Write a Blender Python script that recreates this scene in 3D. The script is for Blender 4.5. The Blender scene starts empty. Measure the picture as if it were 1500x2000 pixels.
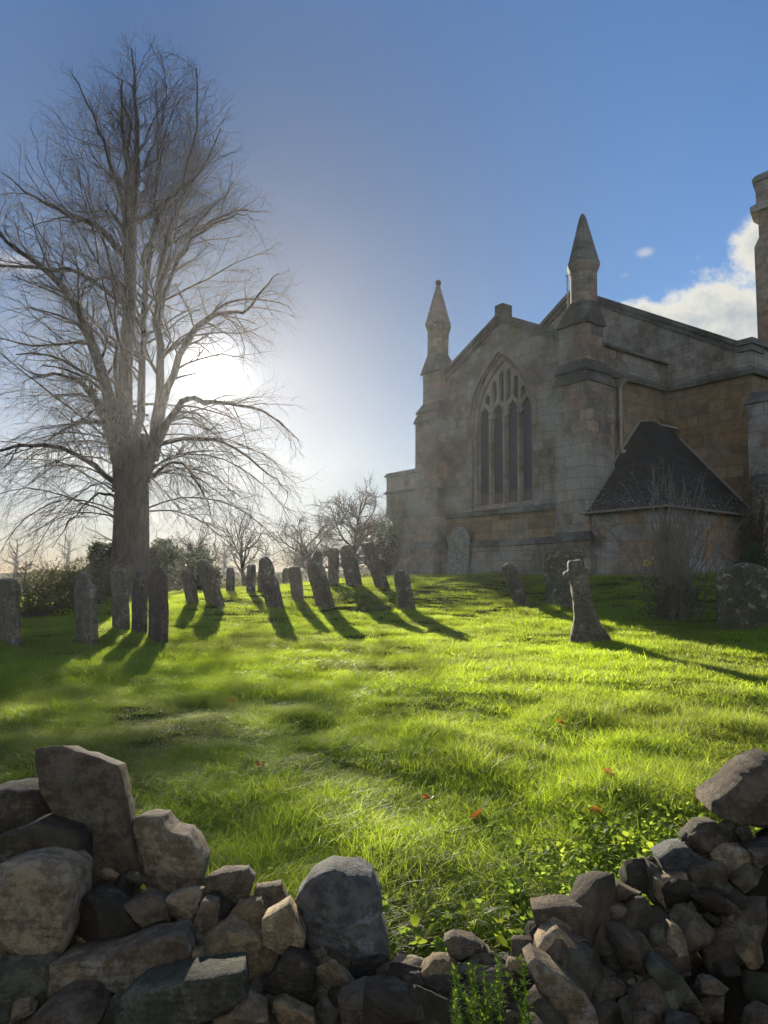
import bpy, bmesh, math, random
import numpy as np
from mathutils import Vector, Matrix, noise as mn
random.seed(7); rng = np.random.default_rng(7)
SC = bpy.context.scene
COL = SC.collection
R = math.radians

# ------------------------------------------------------------------ camera
F = 1500.0; TH = R(5.6); ROLL = 0.01
EYE = np.array([0.0, 0.0, 1.6])
cam_d = bpy.data.cameras.new('camera'); cam = bpy.data.objects.new('camera', cam_d); COL.objects.link(cam)
cam_d.sensor_fit = 'VERTICAL'; cam_d.sensor_height = 24.0; cam_d.lens = 24.0 * F / 2000.0
cam_d.clip_start = 0.05; cam_d.clip_end = 5000
cam.matrix_world = Matrix.Translation(Vector(EYE)) @ Matrix.Rotation(R(90) + TH, 4, 'X') @ Matrix.Rotation(ROLL, 4, 'Z')
SC.camera = cam
SC.render.resolution_x = 768; SC.render.resolution_y = 1024

# ------------------------------------------------------------------ light
SUN_AZ, SUN_EL = R(-13.2), R(15.1)          # azimuth from +Y towards +X
sdir = Vector((math.sin(SUN_AZ) * math.cos(SUN_EL), math.cos(SUN_AZ) * math.cos(SUN_EL), math.sin(SUN_EL)))
sl = bpy.data.lights.new('sun', 'SUN'); sl.energy = 5.0; sl.angle = R(0.53); sl.color = (1.0, 0.90, 0.73)
so = bpy.data.objects.new('sun', sl); COL.objects.link(so)
so.rotation_euler = sdir.to_track_quat('Z', 'Y').to_euler(); so.location = (-12, 40, 30)
SC.view_settings.view_transform = 'Standard'; SC.view_settings.look = 'None'
SC.view_settings.exposure = 1.22; SC.view_settings.gamma = 1.0; SC.view_settings.use_curve_mapping = False
SC.cycles.use_denoising = True; SC.cycles.use_adaptive_sampling = False; SC.cycles.denoiser = 'OPENIMAGEDENOISE'; SC.cycles.denoising_input_passes = 'RGB_ALBEDO_NORMAL'; SC.cycles.denoising_prefilter = 'NONE'
SC.cycles.max_bounces = 8; SC.cycles.diffuse_bounces = 3; SC.cycles.glossy_bounces = 2
SC.cycles.transmission_bounces = 3; SC.cycles.transparent_max_bounces = 8; SC.cycles.volume_bounces = 0
SC.cycles.use_fast_gi = False; SC.cycles.caustics_reflective = False; SC.cycles.caustics_refractive = False
SC.cycles.sample_clamp_indirect = 6.0


class NT:
    """small helper for writing node trees as expressions"""
    def __init__(s, tree): s.t = tree; s.n = tree.nodes; s.l = tree.links
    def new(s, kind, **kw):
        n = s.n.new(kind)
        for k, v in kw.items(): setattr(n, k, v)
        return n
    def set(s, sock, v):
        if isinstance(v, bpy.types.NodeSocket): s.l.new(v, sock)
        elif v is not None:
            try: sock.default_value = v
            except Exception: sock.default_value = (*v, 1.0)
    def m(s, op, a, b=None, c=None, clamp=False):
        n = s.new('ShaderNodeMath', operation=op); n.use_clamp = clamp
        s.set(n.inputs[0], a)
        if b is not None: s.set(n.inputs[1], b)
        if c is not None: s.set(n.inputs[2], c)
        return n.outputs[0]
    def vm(s, op, a, b=None):
        n = s.new('ShaderNodeVectorMath', operation=op); s.set(n.inputs[0], a)
        if b is not None: s.set(n.inputs[1], b)
        return n.outputs['Value'] if op in ('DOT_PRODUCT', 'LENGTH', 'DISTANCE') else n.outputs[0]
    def mix(s, f, a, b, blend='MIX'):
        n = s.new('ShaderNodeMix', data_type='RGBA', blend_type=blend)
        s.set(n.inputs[0], f); s.set(n.inputs[6], col4(a)); s.set(n.inputs[7], col4(b)); return n.outputs[2]
    def ramp(s, f, a, b, lo=0.0, hi=1.0):
        n = s.new('ShaderNodeMapRange', interpolation_type='SMOOTHSTEP'); s.set(n.inputs[0], f)
        s.set(n.inputs[1], a); s.set(n.inputs[2], b); s.set(n.inputs[3], lo); s.set(n.inputs[4], hi); return n.outputs[0]
    def noise(s, v, scale, detail=4, rough=0.55, out='Fac', dist=0.0):
        n = s.new('ShaderNodeTexNoise'); s.set(n.inputs['Vector'], v); n.inputs['Scale'].default_value = scale
        n.inputs['Detail'].default_value = detail; n.inputs['Roughness'].default_value = rough
        n.inputs['Distortion'].default_value = dist
        return n.outputs[0] if out == 'Fac' else n.outputs[1]
    def vor(s, v, scale, feature='F1', out=0):
        n = s.new('ShaderNodeTexVoronoi', feature=feature); s.set(n.inputs['Vector'], v)
        n.inputs['Scale'].default_value = scale; return n.outputs[out]
    def comb(s, x, y, z):
        n = s.new('ShaderNodeCombineXYZ'); s.set(n.inputs[0], x); s.set(n.inputs[1], y); s.set(n.inputs[2], z); return n.outputs[0]
    def sep(s, v):
        n = s.new('ShaderNodeSeparateXYZ'); s.set(n.inputs[0], v); return n.outputs


def col4(c):
    if isinstance(c, (tuple, list)) and len(c) == 3: return (*c, 1.0)
    return c


# ------------------------------------------------------------------ sky
world = bpy.data.worlds.new("World"); SC.world = world; world.use_nodes = True
W = NT(world.node_tree); W.n.clear()
tc = W.new('ShaderNodeTexCoord').outputs['Generated']
sky = W.new('ShaderNodeTexSky', sky_type='NISHITA'); sky.sun_disc = False
sky.sun_elevation = SUN_EL; sky.sun_rotation = SUN_AZ
sky.air_density = 1.0; sky.dust_density = 0.0; sky.ozone_density = 4.0; sky.altitude = 100
dirn = W.vm('NORMALIZE', tc)
sx, sy, sz = W.sep(dirn)
az = W.m('MULTIPLY', W.m('ARCTAN2', sx, sy), 57.2958)
el = W.m('MULTIPLY', W.m('ARCSINE', sz), 57.2958)
def blob(a0, e0, sa, se):
    a = W.m('POWER', W.m('DIVIDE', W.m('SUBTRACT', az, a0), sa), 2.0)
    e = W.m('POWER', W.m('DIVIDE', W.m('SUBTRACT', el, e0), se), 2.0)
    return W.m('EXPONENT', W.m('MULTIPLY', W.m('ADD', a, e), -1.0))
# the cumulus bank behind the nave roof, and wisps
env = blob(24.0, 17.6, 6.6, 4.6)
for b_ in [(27.2, 22.6, 2.6, 2.4), (19.2, 18.6, 3.0, 1.9), (33, 20, 7, 4.5), (44, 17, 8, 4)]:
    env = W.m('MAXIMUM', env, blob(*b_))
wisp = W.m('MULTIPLY', blob(19.3, 23.2, 0.9, 0.5), 0.55)
for b_, g in [((17.8, 22.0, 0.8, 0.45), 0.55), ((-27.5, 21.0, 3.2, 1.2), 0.6), ((-24, 8.5, 7, 1.4), 0.62), ((-21, 4.5, 12, 1.0), 0.60), ((-40, 14, 10, 2.2), 0.7), ((-9, 3.6, 9, 0.7), 0.5)]:
    wisp = W.m('MAXIMUM', wisp, W.m('MULTIPLY', blob(*b_), g))
cv = W.comb(W.m('MULTIPLY', az, 0.30), W.m('MULTIPLY', el, 0.36), 0.0)
n1 = W.noise(cv, 1.15, 11, 0.66)
wv = W.comb(W.m('MULTIPLY', az, 0.16), W.m('MULTIPLY', el, 0.5), 3.0)
n2 = W.noise(wv, 1.6, 7, 0.6)
cum = W.m('ADD', W.m('SUBTRACT', env, 0.42), W.m('MULTIPLY', W.m('SUBTRACT', n1, 0.5), 1.25))
cmask = W.ramp(cum, -0.04, 0.34)
core = W.ramp(cum, 0.16, 0.75)
wmask = W.m('MULTIPLY', W.ramp(W.m('ADD', wisp, W.m('MULTIPLY', W.m('SUBTRACT', n2, 0.5), 0.9)), 0.30, 0.95), 0.75)
ccol = W.mix(core, (0.37, 0.36, 0.32), (0.19, 0.215, 0.235))
skyc = W.vm('MULTIPLY', sky.outputs[0], (0.060, 0.062, 0.065))
# dimmer, warmer air low over the land; unseen bright cloud added behind the viewer as fill light
low = W.ramp(el, -2.0, 17.0, 1.0, 0.0)
skyc = W.mix(low, skyc, W.vm('MULTIPLY', skyc, (0.93, 0.62, 0.47)))
sd0 = W.m('MULTIPLY', W.m('ARCCOSINE', W.m('MINIMUM', W.vm('DOT_PRODUCT', dirn, tuple(sdir)), 1.0)), 57.2958)
dim = W.new('ShaderNodeVectorMath', operation='SCALE'); W.l.new(skyc, dim.inputs[0]); W.l.new(W.ramp(sd0, 3, 42, .26, 1.0), dim.inputs['Scale']); skyc = dim.outputs[0]
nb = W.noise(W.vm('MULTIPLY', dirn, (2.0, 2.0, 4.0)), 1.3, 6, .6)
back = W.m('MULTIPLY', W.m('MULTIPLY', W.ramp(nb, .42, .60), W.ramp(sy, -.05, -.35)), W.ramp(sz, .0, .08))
skyc = W.mix(back, skyc, (0.31, 0.30, 0.27))  # added rear cloud, out of view, brightens the shaded sides
skyc = W.mix(wmask, skyc, (0.35,0.33,0.31))
skyc = W.mix(cmask, skyc, ccol)
# the sun itself and the bright air close round it
sd = W.m('MULTIPLY', W.m('ARCCOSINE', W.m('MINIMUM', W.vm('DOT_PRODUCT', dirn, tuple(sdir)), 1.0)), 57.2958)
disc = W.ramp(sd, 0.24, 0.34, 1.0, 0.0)
aur = W.m('EXPONENT', W.m('DIVIDE', sd, -0.66))
aur2 = W.m('EXPONENT', W.m('DIVIDE', sd, -3.2))
glow = W.m('ADD', W.m('ADD', W.m('MULTIPLY', disc, 60.0), W.m('MULTIPLY', aur, 7.5)), W.m('MULTIPLY', aur2, 0.10))
gl = W.new('ShaderNodeVectorMath', operation='SCALE'); gl.inputs[0].default_value = (1.0, 0.95, 0.86); W.l.new(glow, gl.inputs['Scale'])
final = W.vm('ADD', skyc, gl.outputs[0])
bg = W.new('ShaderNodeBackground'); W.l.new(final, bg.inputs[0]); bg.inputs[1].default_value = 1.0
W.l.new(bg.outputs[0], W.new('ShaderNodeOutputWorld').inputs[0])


# ------------------------------------------------------------------ maths helpers
def ray(px, py):
    dx, dy = px - 750.0, py - 1000.0
    cr, sr = math.cos(ROLL), math.sin(ROLL)
    x = (cr * dx + sr * dy) / F; z = -(-sr * dx + cr * dy) / F
    return np.array([x, math.cos(TH) - z * math.sin(TH), math.sin(TH) + z * math.cos(TH)])
def at(px, py, Y):
    r = ray(px, py); return EYE + r * (Y / r[1])

def smooth(a, b, x):
    t = np.clip((x - a) / (b - a), 0, 1); return t * t * (3 - 2 * t)

# terrain: thin plate through measured spots, a stony bank in front, a long hill behind
CP = [at(1155,1258,11.5), at(1440,1233,12), at(308,1256,12.2), at(20,1262,12), at(420,1183,18), at(540,1190,17.5), at(800,1195,17),
      at(745,1150,19.5), at(1100,1190,15.5), at(1017,1183,17), at(600,1650,3.45), at(750,1400,6), at(300,1400,6), at(1400,1400,6.1),
      at(1200,1140,17), at(250,1168,26), at(908,1134,20.6), at(100,1205,18), np.array([0, 36, 1.6]), np.array([-20, 36, 1.0]), np.array([22, 34, 2.0]),
      np.array([14, 16, 1.5]), np.array([7, 5, .62]), np.array([-7, 5, .5]), np.array([3.2, 3.3, .56]), np.array([-3.2, 3.3, .5]),
      np.array([-22, 16, .6]), np.array([22, 8, 1.1]), np.array([0, 2.0, .42]), np.array([-9, 2, .42]), np.array([9, 2, .5])]
CP = np.array(CP, float)
def tps(r2): return 0.5 * r2 * np.log(r2 + 1e-9)
def fit_tps():
    n = len(CP); xy = CP[:, :2]
    r2 = ((xy[:, None] - xy[None]) ** 2).sum(-1)
    K = tps(r2) + np.eye(n) * 1.2; P = np.c_[np.ones(n), xy]
    A_ = np.zeros((n + 3, n + 3)); A_[:n, :n] = K; A_[:n, n:] = P; A_[n:, :n] = P.T
    return np.linalg.solve(A_, np.r_[CP[:, 2], np.zeros(3)])
TW = fit_tps()
RID_X = np.array([-3.2, -1.17, -.80, -.56, -.30, -.08, .13, .40, .69, .88, 1.04, 1.20, 3.2])
RID_Z = np.array([.86, .86, .80, .68, .60, .54, .43, .47, .62, .74, .88, .98, 1.05])
def zg(X, Y, fine=True):
    X = np.asarray(X, float); Y = np.asarray(Y, float)
    xc = np.clip(X, -26, 26); yc = np.clip(Y, 1.5, 40)
    z = TW[-3] + TW[-2] * xc + TW[-1] * yc
    for i in range(len(CP)):
        z = z + TW[i] * tps((xc - CP[i, 0]) ** 2 + (yc - CP[i, 1]) ** 2)
    z = np.clip(z, 0.3, 2.3)
    far = smooth(38, 60, np.hypot(X * .8, Y)); z = z * (1 - far) + far * 0.4
    z = z + 3.3 * smooth(58, 105, Y) * (1 + .20 * np.sin(X * .05 + 1) + .12 * np.sin(X * .13)) * (1 - .5 * smooth(112, 130, Y))
    if fine:
        z = z + (.038 * np.sin(X * 3.1 + 1.3 * np.sin(Y * 1.7)) * np.sin(Y * 2.7 + np.sin(X * 2.3)) + .022 * np.sin(X * 7.7 + Y * 2.1) * np.sin(Y * 6.3 - X * 1.9)) * smooth(2.6, 3.4, Y)
    # bank under the broken wall
    rz = np.interp(X, RID_X, RID_Z) - .08
    front = .0 + (rz - .0) * smooth(1.15, 2.35, Y)
    back = rz + (z - rz) * smooth(2.4, 2.85, Y)
    z = np.where(Y < 2.38, front, np.where(Y < 2.9, back, z))
    return z
def zg1(x, y): return float(zg(np.array([x]), np.array([y]))[0])


# ------------------------------------------------------------------ object helpers
def mesh_obj(name, verts, faces, mat, parent=None, smoothf=False, link=True):
    me = bpy.data.meshes.new(name)
    me.from_pydata([tuple(v) for v in verts], [], [tuple(f) for f in faces]); me.update()
    if smoothf: me.polygons.foreach_set('use_smooth', [True] * len(me.polygons))
    if mat is not None: me.materials.append(mat)
    o = bpy.data.objects.new(name, me)
    if link: COL.objects.link(o)
    if parent is not None: o.parent = parent
    return o
def mesh_np(name, V, Fc, mat, parent=None, smoothf=False, link=True):
    """V (n,3), Fc list of (m,k) arrays"""
    me = bpy.data.meshes.new(name)
    loops = np.concatenate([f.ravel() for f in Fc]).astype(np.int32)
    tot = np.concatenate([np.full(len(f), f.shape[1]) for f in Fc]).astype(np.int32)
    start = np.r_[0, np.cumsum(tot)[:-1]].astype(np.int32)
    me.vertices.add(len(V)); me.vertices.foreach_set('co', np.asarray(V, np.float32).ravel())
    me.loops.add(len(loops)); me.loops.foreach_set('vertex_index', loops)
    me.polygons.add(len(tot)); me.polygons.foreach_set('loop_start', start); me.polygons.foreach_set('loop_total', tot)
    if smoothf: me.polygons.foreach_set('use_smooth', np.ones(len(tot), bool))
    me.update(calc_edges=True); me.validate()
    if mat is not None: me.materials.append(mat)
    o = bpy.data.objects.new(name, me)
    if link: COL.objects.link(o)
    if parent is not None: o.parent = parent
    return o
def tag(o, label=None, cat=None, group=None, kind=None):
    if label: o['label'] = label
    if cat: o['category'] = cat
    if group: o['group'] = group
    if kind: o['kind'] = kind
    return o
def empty(name, loc, rz=0.0):
    o = bpy.data.objects.new(name, None); COL.objects.link(o); o.location = tuple(loc); o.rotation_euler = (0, 0, rz)
    o.empty_display_size = .3; return o


# ------------------------------------------------------------------ materials
def new_mat(name):
    m = bpy.data.materials.new(name); m.use_nodes = True; t = NT(m.node_tree); t.n.clear()
    out = t.new('ShaderNodeOutputMaterial'); bs = t.new('ShaderNodeBsdfPrincipled'); t.l.new(bs.outputs[0], out.inputs[0])
    bs.inputs['Specular IOR Level'].default_value = 0.25
    return m, t, bs, out
def bump(t, bs, h, strength, dist):
    b = t.new('ShaderNodeBump'); b.inputs['Strength'].default_value = strength; b.inputs['Distance'].default_value = dist
    t.l.new(h, b.inputs['Height']); t.l.new(b.outputs[0], bs.inputs['Normal']); return b

def ashlar(name, c1, c2, c3, lichen=(.42,.45,.42), lich_amt=.5, bw=.42, bh=.24, mortar=.012, dark=(.05,.055,.05), dark_amt=.35, bumpk=.5, rough=.9):
    m, t, bs, out = new_mat(name)
    co = t.new('ShaderNodeTexCoord').outputs['Object']
    x, y, z = t.sep(co)
    wob = t.noise(co, 2.3, 2)
    v = t.comb(t.m('ADD', x, y), t.m('ADD', z, t.m('MULTIPLY', wob, .02)), 0.0)
    br = t.new('ShaderNodeTexBrick'); t.l.new(v, br.inputs['Vector'])
    br.inputs['Scale'].default_value = 1.0; br.inputs['Brick Width'].default_value = bw; br.inputs['Row Height'].default_value = bh
    br.inputs['Mortar Size'].default_value = mortar; br.inputs['Mortar Smooth'].default_value = .6
    br.inputs['Color1'].default_value = (0, 0, 0, 1); br.inputs['Color2'].default_value = (1, 1, 1, 1); br.inputs['Mortar'].default_value = (.5, .5, .5, 1)
    br.squash = .7; br.squash_frequency = 3; br.offset = .43
    rnd = br.outputs[0]
    base = t.mix(t.ramp(rnd, .25, .75), c1, c2)
    base = t.mix(t.ramp(rnd, .82, .9), base, tuple(min(1, k * 1.22) for k in c2)); base = t.mix(t.ramp(rnd, .16, .08), base, tuple(k * .72 for k in c1))
    base = t.mix(t.ramp(t.noise(v, 1.1, 3), .48, .66), base, c3)
    big = t.noise(co, .55, 4); mid = t.noise(co, 3.2, 6, .65); fine = t.noise(co, 26, 5, .7)
    base = t.mix(t.m('MULTIPLY', t.ramp(mid, .40, .62), .65), base, t.mix(.62, base, dark))
    base = t.mix(t.m('MULTIPLY', t.ramp(fine, .45, .62), .35), base, t.mix(.6, base, dark))
    base = t.mix(t.m('MULTIPLY', t.ramp(t.m('ADD', big, t.m('MULTIPLY', fine, .35)), .60, .78), lich_amt), base, lichen)
    base = t.mix(t.m('MULTIPLY', t.ramp(t.noise(co, 7.5, 8, .82), .57, .63), lich_amt * .9), base, (.56,.57,.53))
    base = t.mix(t.m('MULTIPLY', t.ramp(t.noise(co, 1.7, 6, .7), .52, .72), dark_amt), base, dark)
    base = t.mix(t.m('MULTIPLY', t.m('MULTIPLY', br.outputs['Fac'], t.ramp(mid, .25, .5)), .6), base, (.10, .09, .08))
    t.l.new(base, bs.inputs['Base Color']); bs.inputs['Roughness'].default_value = rough
    h = t.m('ADD', t.m('MULTIPLY', br.outputs['Fac'], -1.0), t.m('ADD', t.m('MULTIPLY', fine, .9), t.m('MULTIPLY', mid, .9)))
    bump(t, bs, h, bumpk, .02)
    return m
M = {}
M['wall_grey'] = ashlar('weathered_grey_stone', (.21,.18,.15), (.30,.265,.22), (.24,.20,.14), lich_amt=.55)
M['wall_pier'] = ashlar('weathered_pier_stone', (.22,.20,.17), (.34,.25,.19), (.22,.19,.13), lich_amt=.6, bw=.5, bh=.30, dark_amt=.3)
M['wall_ochre'] = ashlar('ochre_ironstone', (.22,.15,.075), (.33,.24,.13), (.22,.185,.12), lich_amt=.2, bw=.72, bh=.33, dark_amt=.15)
M['wall_mixed'] = ashlar('mixed_ironstone', (.25,.165,.085), (.28,.22,.13), (.32,.215,.11), lich_amt=.14, bw=.66, bh=.31, dark_amt=.18)
M['wall_low'] = ashlar('plinth_stone', (.19,.17,.16), (.27,.22,.18), (.21,.18,.13), lich_amt=.5, bw=.62, bh=.30)
M['dressed'] = ashlar('dressed_pinkish_stone', (.27,.21,.19), (.32,.26,.23), (.30,.26,.20), lich_amt=.25, bw=.8, bh=.6, mortar=.004, dark_amt=.2, bumpk=.25)
M['tracery'] = ashlar('tracery_stone', (.34,.31,.26), (.40,.37,.30), (.32,.31,.18), lich_amt=.3, bw=1.5, bh=.9, mortar=.003, dark_amt=.15, bumpk=.2)
M['coping'] = ashlar('mossy_coping_stone', (.085,.09,.085), (.14,.14,.13), (.07,.085,.06), lich_amt=.3, bw=.7, bh=5, dark=(.03,.035,.028), dark_amt=.6, bumpk=.8)
M['tower'] = ashlar('tower_ironstone', (.26,.17,.10), (.30,.22,.14), (.20,.16,.12), lich_amt=.2, bw=.6, bh=.32)
M['vestry'] = ashlar('vestry_blocks', (.30,.29,.27), (.33,.22,.13), (.18,.15,.14), lichen=(.40,.43,.44), lich_amt=.75, bw=.78, bh=.40, dark_amt=.3)

def slate_mat():
    m, t, bs, out = new_mat('stone_slate_roof')
    co = t.new('ShaderNodeTexCoord').outputs['Object']; x, y, z = t.sep(co)
    v = t.comb(t.m('ADD', x, t.m('MULTIPLY', y, .31)), t.m('MULTIPLY', z, 1.0), 0.0)
    br = t.new('ShaderNodeTexBrick'); t.l.new(v, br.inputs['Vector']); br.inputs['Scale'].default_value = 1
    br.inputs['Brick Width'].default_value = .24; br.inputs['Row Height'].default_value = .085; br.inputs['Mortar Size'].default_value = .006
    br.inputs['Color1'].default_value = (.014,.018,.022,1); br.inputs['Color2'].default_value = (.032,.038,.045,1); br.inputs['Mortar'].default_value = (.01,.01,.01,1)
    base = t.mix(t.m('MULTIPLY', t.ramp(t.m('SUBTRACT', t.noise(t.vm('MULTIPLY', co, (1, 1, 2.6)), 8, 7, .85), t.m('MULTIPLY', t.ramp(z, 3.6, 6.0), .10)), .55, .60), .9), br.outputs[0], (.30,.33,.30))
    base = t.mix(t.m('MULTIPLY', t.ramp(t.noise(co, 1.2, 3), .45, .7), .5), base, (.03,.04,.02))
    t.l.new(base, bs.inputs['Base Color']); bs.inputs['Roughness'].default_value = .85
    saw = t.m('FRACT', t.m('DIVIDE', z, .085))
    bump(t, bs, t.m('ADD', t.m('MULTIPLY', saw, -1.0), t.noise(co, 20, 4)), .9, .02); return m
M['slate'] = slate_mat()

def simple(name, c, rough=.6, metal=0.0, nscale=8, var=.35, bk=.2):
    m, t, bs, out = new_mat(name)
    co = t.new('ShaderNodeTexCoord').outputs['Object']
    n = t.noise(co, nscale, 6, .65)
    t.l.new(t.mix(t.ramp(n, .3, .75), tuple(k * (1 - var) for k in c), tuple(min(1, k * (1 + var)) for k in c)), bs.inputs['Base Color'])
    bs.inputs['Roughness'].default_value = rough; bs.inputs['Metallic'].default_value = metal
    bump(t, bs, n, bk, .01); return m
M['lead'] = simple('painted_lead_pipe', (.36,.35,.30), .5, 0, 12, .25)
M['gutter'] = simple('grey_gutter', (.34,.31,.30), .5, 0, 12, .2)
M['metal'] = simple('pale_conductor_strip', (.45,.47,.42), .45, .4)

def glass_mat():
    m, t, bs, out = new_mat('leaded_window_glass')
    co = t.new('ShaderNodeTexCoord').outputs['Object']; x, y, z = t.sep(co)
    v = t.comb(t.m('ADD', x, z), t.m('SUBTRACT', z, x), 0)
    vx, vy, _ = t.sep(v)
    lead = t.m('MAXIMUM', t.m('GREATER_THAN', t.m('FRACT', t.m('MULTIPLY', vx, 7.0)), .90), t.m('GREATER_THAN', t.m('FRACT', t.m('MULTIPLY', vy, 7.0)), .90))
    n = t.noise(co, 5, 3)
    g = t.mix(n, (.015,.02,.035), (.06,.07,.11))
    low = t.ramp(t.m('ADD', z, t.m('MULTIPLY', n, .1)), 4.50, 4.58, 1, 0)
    g = t.mix(low, g, (.13,.10,.11))
    t.l.new(t.mix(t.m('MULTIPLY', lead, .7), g, (.08,.08,.09)), bs.inputs['Base Color'])
    bs.inputs['Roughness'].default_value = .28; bs.inputs['Specular IOR Level'].default_value = .5
    bump(t, bs, t.noise(co, 9, 2), .25, .02); return m
M['glass'] = glass_mat()

def rock_mat(name, c1, c2, lich=.4, lcol=(.40,.40,.36), moss=.0):
    m, t, bs, out = new_mat(name)
    co = t.new('ShaderNodeTexCoord').outputs['Object']
    oi = t.new('ShaderNodeObjectInfo').outputs['Random']
    off = t.vm('ADD', co, t.comb(t.m('MULTIPLY', oi, 31.0), t.m('MULTIPLY', oi, 17.0), 0))
    a = t.noise(off, 3.5, 7, .65); b = t.noise(off, 22, 7, .75); c = t.noise(off, 90, 4, .7)
    base = t.mix(t.ramp(t.m('ADD', a, t.m('MULTIPLY', t.m('SUBTRACT', oi, .5), .5)), .3, .7), c1, c2)
    base = t.mix(t.m('MULTIPLY', t.ramp(b, .42, .58, 1, 0), .75), base, t.mix(.7, base, (.02,.016,.012)))
    base = t.mix(t.m('MULTIPLY', t.ramp(t.m('ADD', t.m('MULTIPLY', t.noise(off, 9, 8, .8), .7), t.m('MULTIPLY', a, .3)), .53, .60), lich), base, lcol)
    sp = t.vor(off, 26.0)
    base = t.mix(t.m('MULTIPLY', t.m('MULTIPLY', t.m('MULTIPLY', t.ramp(t.m('ADD', sp, t.m('MULTIPLY', b, .5)), .46, .38), t.ramp(a, .48, .56)), t.ramp(c, .42, .55)), lich * .6), base, tuple(min(1, k * 1.25) for k in lcol))
    if moss: base = t.mix(t.m('MULTIPLY', t.ramp(t.noise(off, 5, 6, .7), .47, .62), moss), base, (.035,.055,.015))
    t.l.new(base, bs.inputs['Base Color']); bs.inputs['Roughness'].default_value = .88
    bump(t, bs, t.m('ADD', t.m('MULTIPLY', a, 1.0), t.m('ADD', t.m('MULTIPLY', b, .6), t.m('MULTIPLY', c, .25))), .85, .03); return m
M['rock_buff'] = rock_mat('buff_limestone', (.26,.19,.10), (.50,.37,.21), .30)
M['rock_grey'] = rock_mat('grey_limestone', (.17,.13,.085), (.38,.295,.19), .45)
M['rock_dark'] = rock_mat('dark_stone', (.055,.042,.030), (.17,.13,.088), .40, (.24,.23,.19), .25)  # darkest of the stone tones, with thin moss
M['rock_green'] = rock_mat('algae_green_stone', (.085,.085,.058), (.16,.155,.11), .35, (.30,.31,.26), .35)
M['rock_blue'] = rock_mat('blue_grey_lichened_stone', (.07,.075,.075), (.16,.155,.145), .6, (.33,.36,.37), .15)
M['grave'] = rock_mat('lichened_headstone', (.12,.11,.10), (.23,.20,.16), .60, (.42,.43,.38), .3)
M['grave_red'] = rock_mat('reddish_headstone', (.13,.10,.09), (.20,.16,.135), .25, (.35,.33,.28), .2)
M['grave_moss'] = rock_mat('mossy_headstone', (.10,.10,.08), (.17,.16,.12), .95, (.38,.42,.30), .45)
M['grave_pale'] = rock_mat('pale_green_grey_slab', (.24,.27,.25), (.31,.34,.31), .2, (.40,.43,.40), .2)

def bark_mat(name, c1, c2):
    m, t, bs, out = new_mat(name)
    co = t.new('ShaderNodeTexCoord').outputs['Object']; x, y, z = t.sep(co)
    v = t.comb(x, y, t.m('MULTIPLY', z, .22))
    n = t.noise(v, 9, 6, .7, dist=.6)
    t.l.new(t.mix(t.ramp(n, .35, .65), c1, c2), bs.inputs['Base Color']); bs.inputs['Roughness'].default_value = .95
    bump(t, bs, n, .9, .04); return m
M['bark'] = bark_mat('grey_bark', (.025,.023,.020), (.085,.078,.066))
M['twig'] = simple('twig_bark', (.055,.044,.036), .9, 0, 3, .3)
M['twig_pale'] = simple('pale_twig_bark', (.19,.165,.14), .9, 0, 3, .3)

def leaf_mat(name, c1, c2, trans, tfac=.45, rough=.55, pos_scale=0.0, c3=None, spec=.3):
    m = bpy.data.materials.new(name); m.use_nodes = True; t = NT(m.node_tree); t.n.clear()
    out = t.new('ShaderNodeOutputMaterial')
    geo = t.new('ShaderNodeNewGeometry'); oi = t.new('ShaderNodeObjectInfo')
    r = t.m('FRACT', t.m('ADD', geo.outputs['Random Per Island'], oi.outputs['Random']))
    base = t.mix(r, c1, c2)
    tr = t.mix(r, tuple(k * .8 for k in trans), tuple(k * 1.2 for k in trans))
    if pos_scale:
        n = t.noise(geo.outputs['Position'], pos_scale, 4, .6)
        f = t.ramp(n, .42, .66)
        base = t.mix(t.m('MULTIPLY', f, .6), base, c3); dr = t.ramp(t.m('FRACT', t.m('MULTIPLY', r, 7.3)), .88, .90); base = t.mix(t.m('MULTIPLY', dr, .8), base, (.30, .25, .13)); tr = t.mix(t.m('MULTIPLY', f, .5), tr, tuple(k * 1.3 for k in c3))
    bs = t.new('ShaderNodeBsdfPrincipled'); t.set(bs.inputs['Base Color'], base); bs.inputs['Roughness'].default_value = rough
    bs.inputs['Specular IOR Level'].default_value = spec
    tl = t.new('ShaderNodeBsdfTranslucent'); t.set(tl.inputs[0], tr)
    mx = t.new('ShaderNodeMixShader'); mx.inputs[0].default_value = tfac
    t.l.new(bs.outputs[0], mx.inputs[1]); t.l.new(tl.outputs[0], mx.inputs[2]); t.l.new(mx.outputs[0], out.inputs[0]); return m
M['grass'] = leaf_mat('grass_blades', (.055,.105,.018), (.10,.15,.03), (.58,.76,.045), .6, .5, .55, (.16,.16,.05), .35)
M['evergreen'] = leaf_mat('evergreen_leaves', (.025,.05,.02), (.05,.08,.03), (.06,.10,.02), .2, .45)
M['hedge'] = leaf_mat('hedge_leaves', (.07,.085,.04), (.12,.12,.06), (.20,.20,.07), .35, .6)
M['weed'] = leaf_mat('weed_leaves', (.06,.115,.03), (.10,.15,.04), (.42,.60,.07), .55, .8, 0.0, None, .05)
M['lime_leaf'] = leaf_mat('fresh_dock_leaves', (.10,.16,.03), (.13,.19,.04), (.50,.62,.06), .55, .6, 0.0, None, .12)
M['dead_leaf'] = leaf_mat('fallen_leaf_orange', (.30,.11,.03), (.40,.18,.06), (.60,.20,.04), .4, .5)
M['dead_head'] = leaf_mat('dry_flower_heads', (.20,.20,.17), (.28,.27,.22), (.2,.2,.12), .25, .8)
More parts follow.
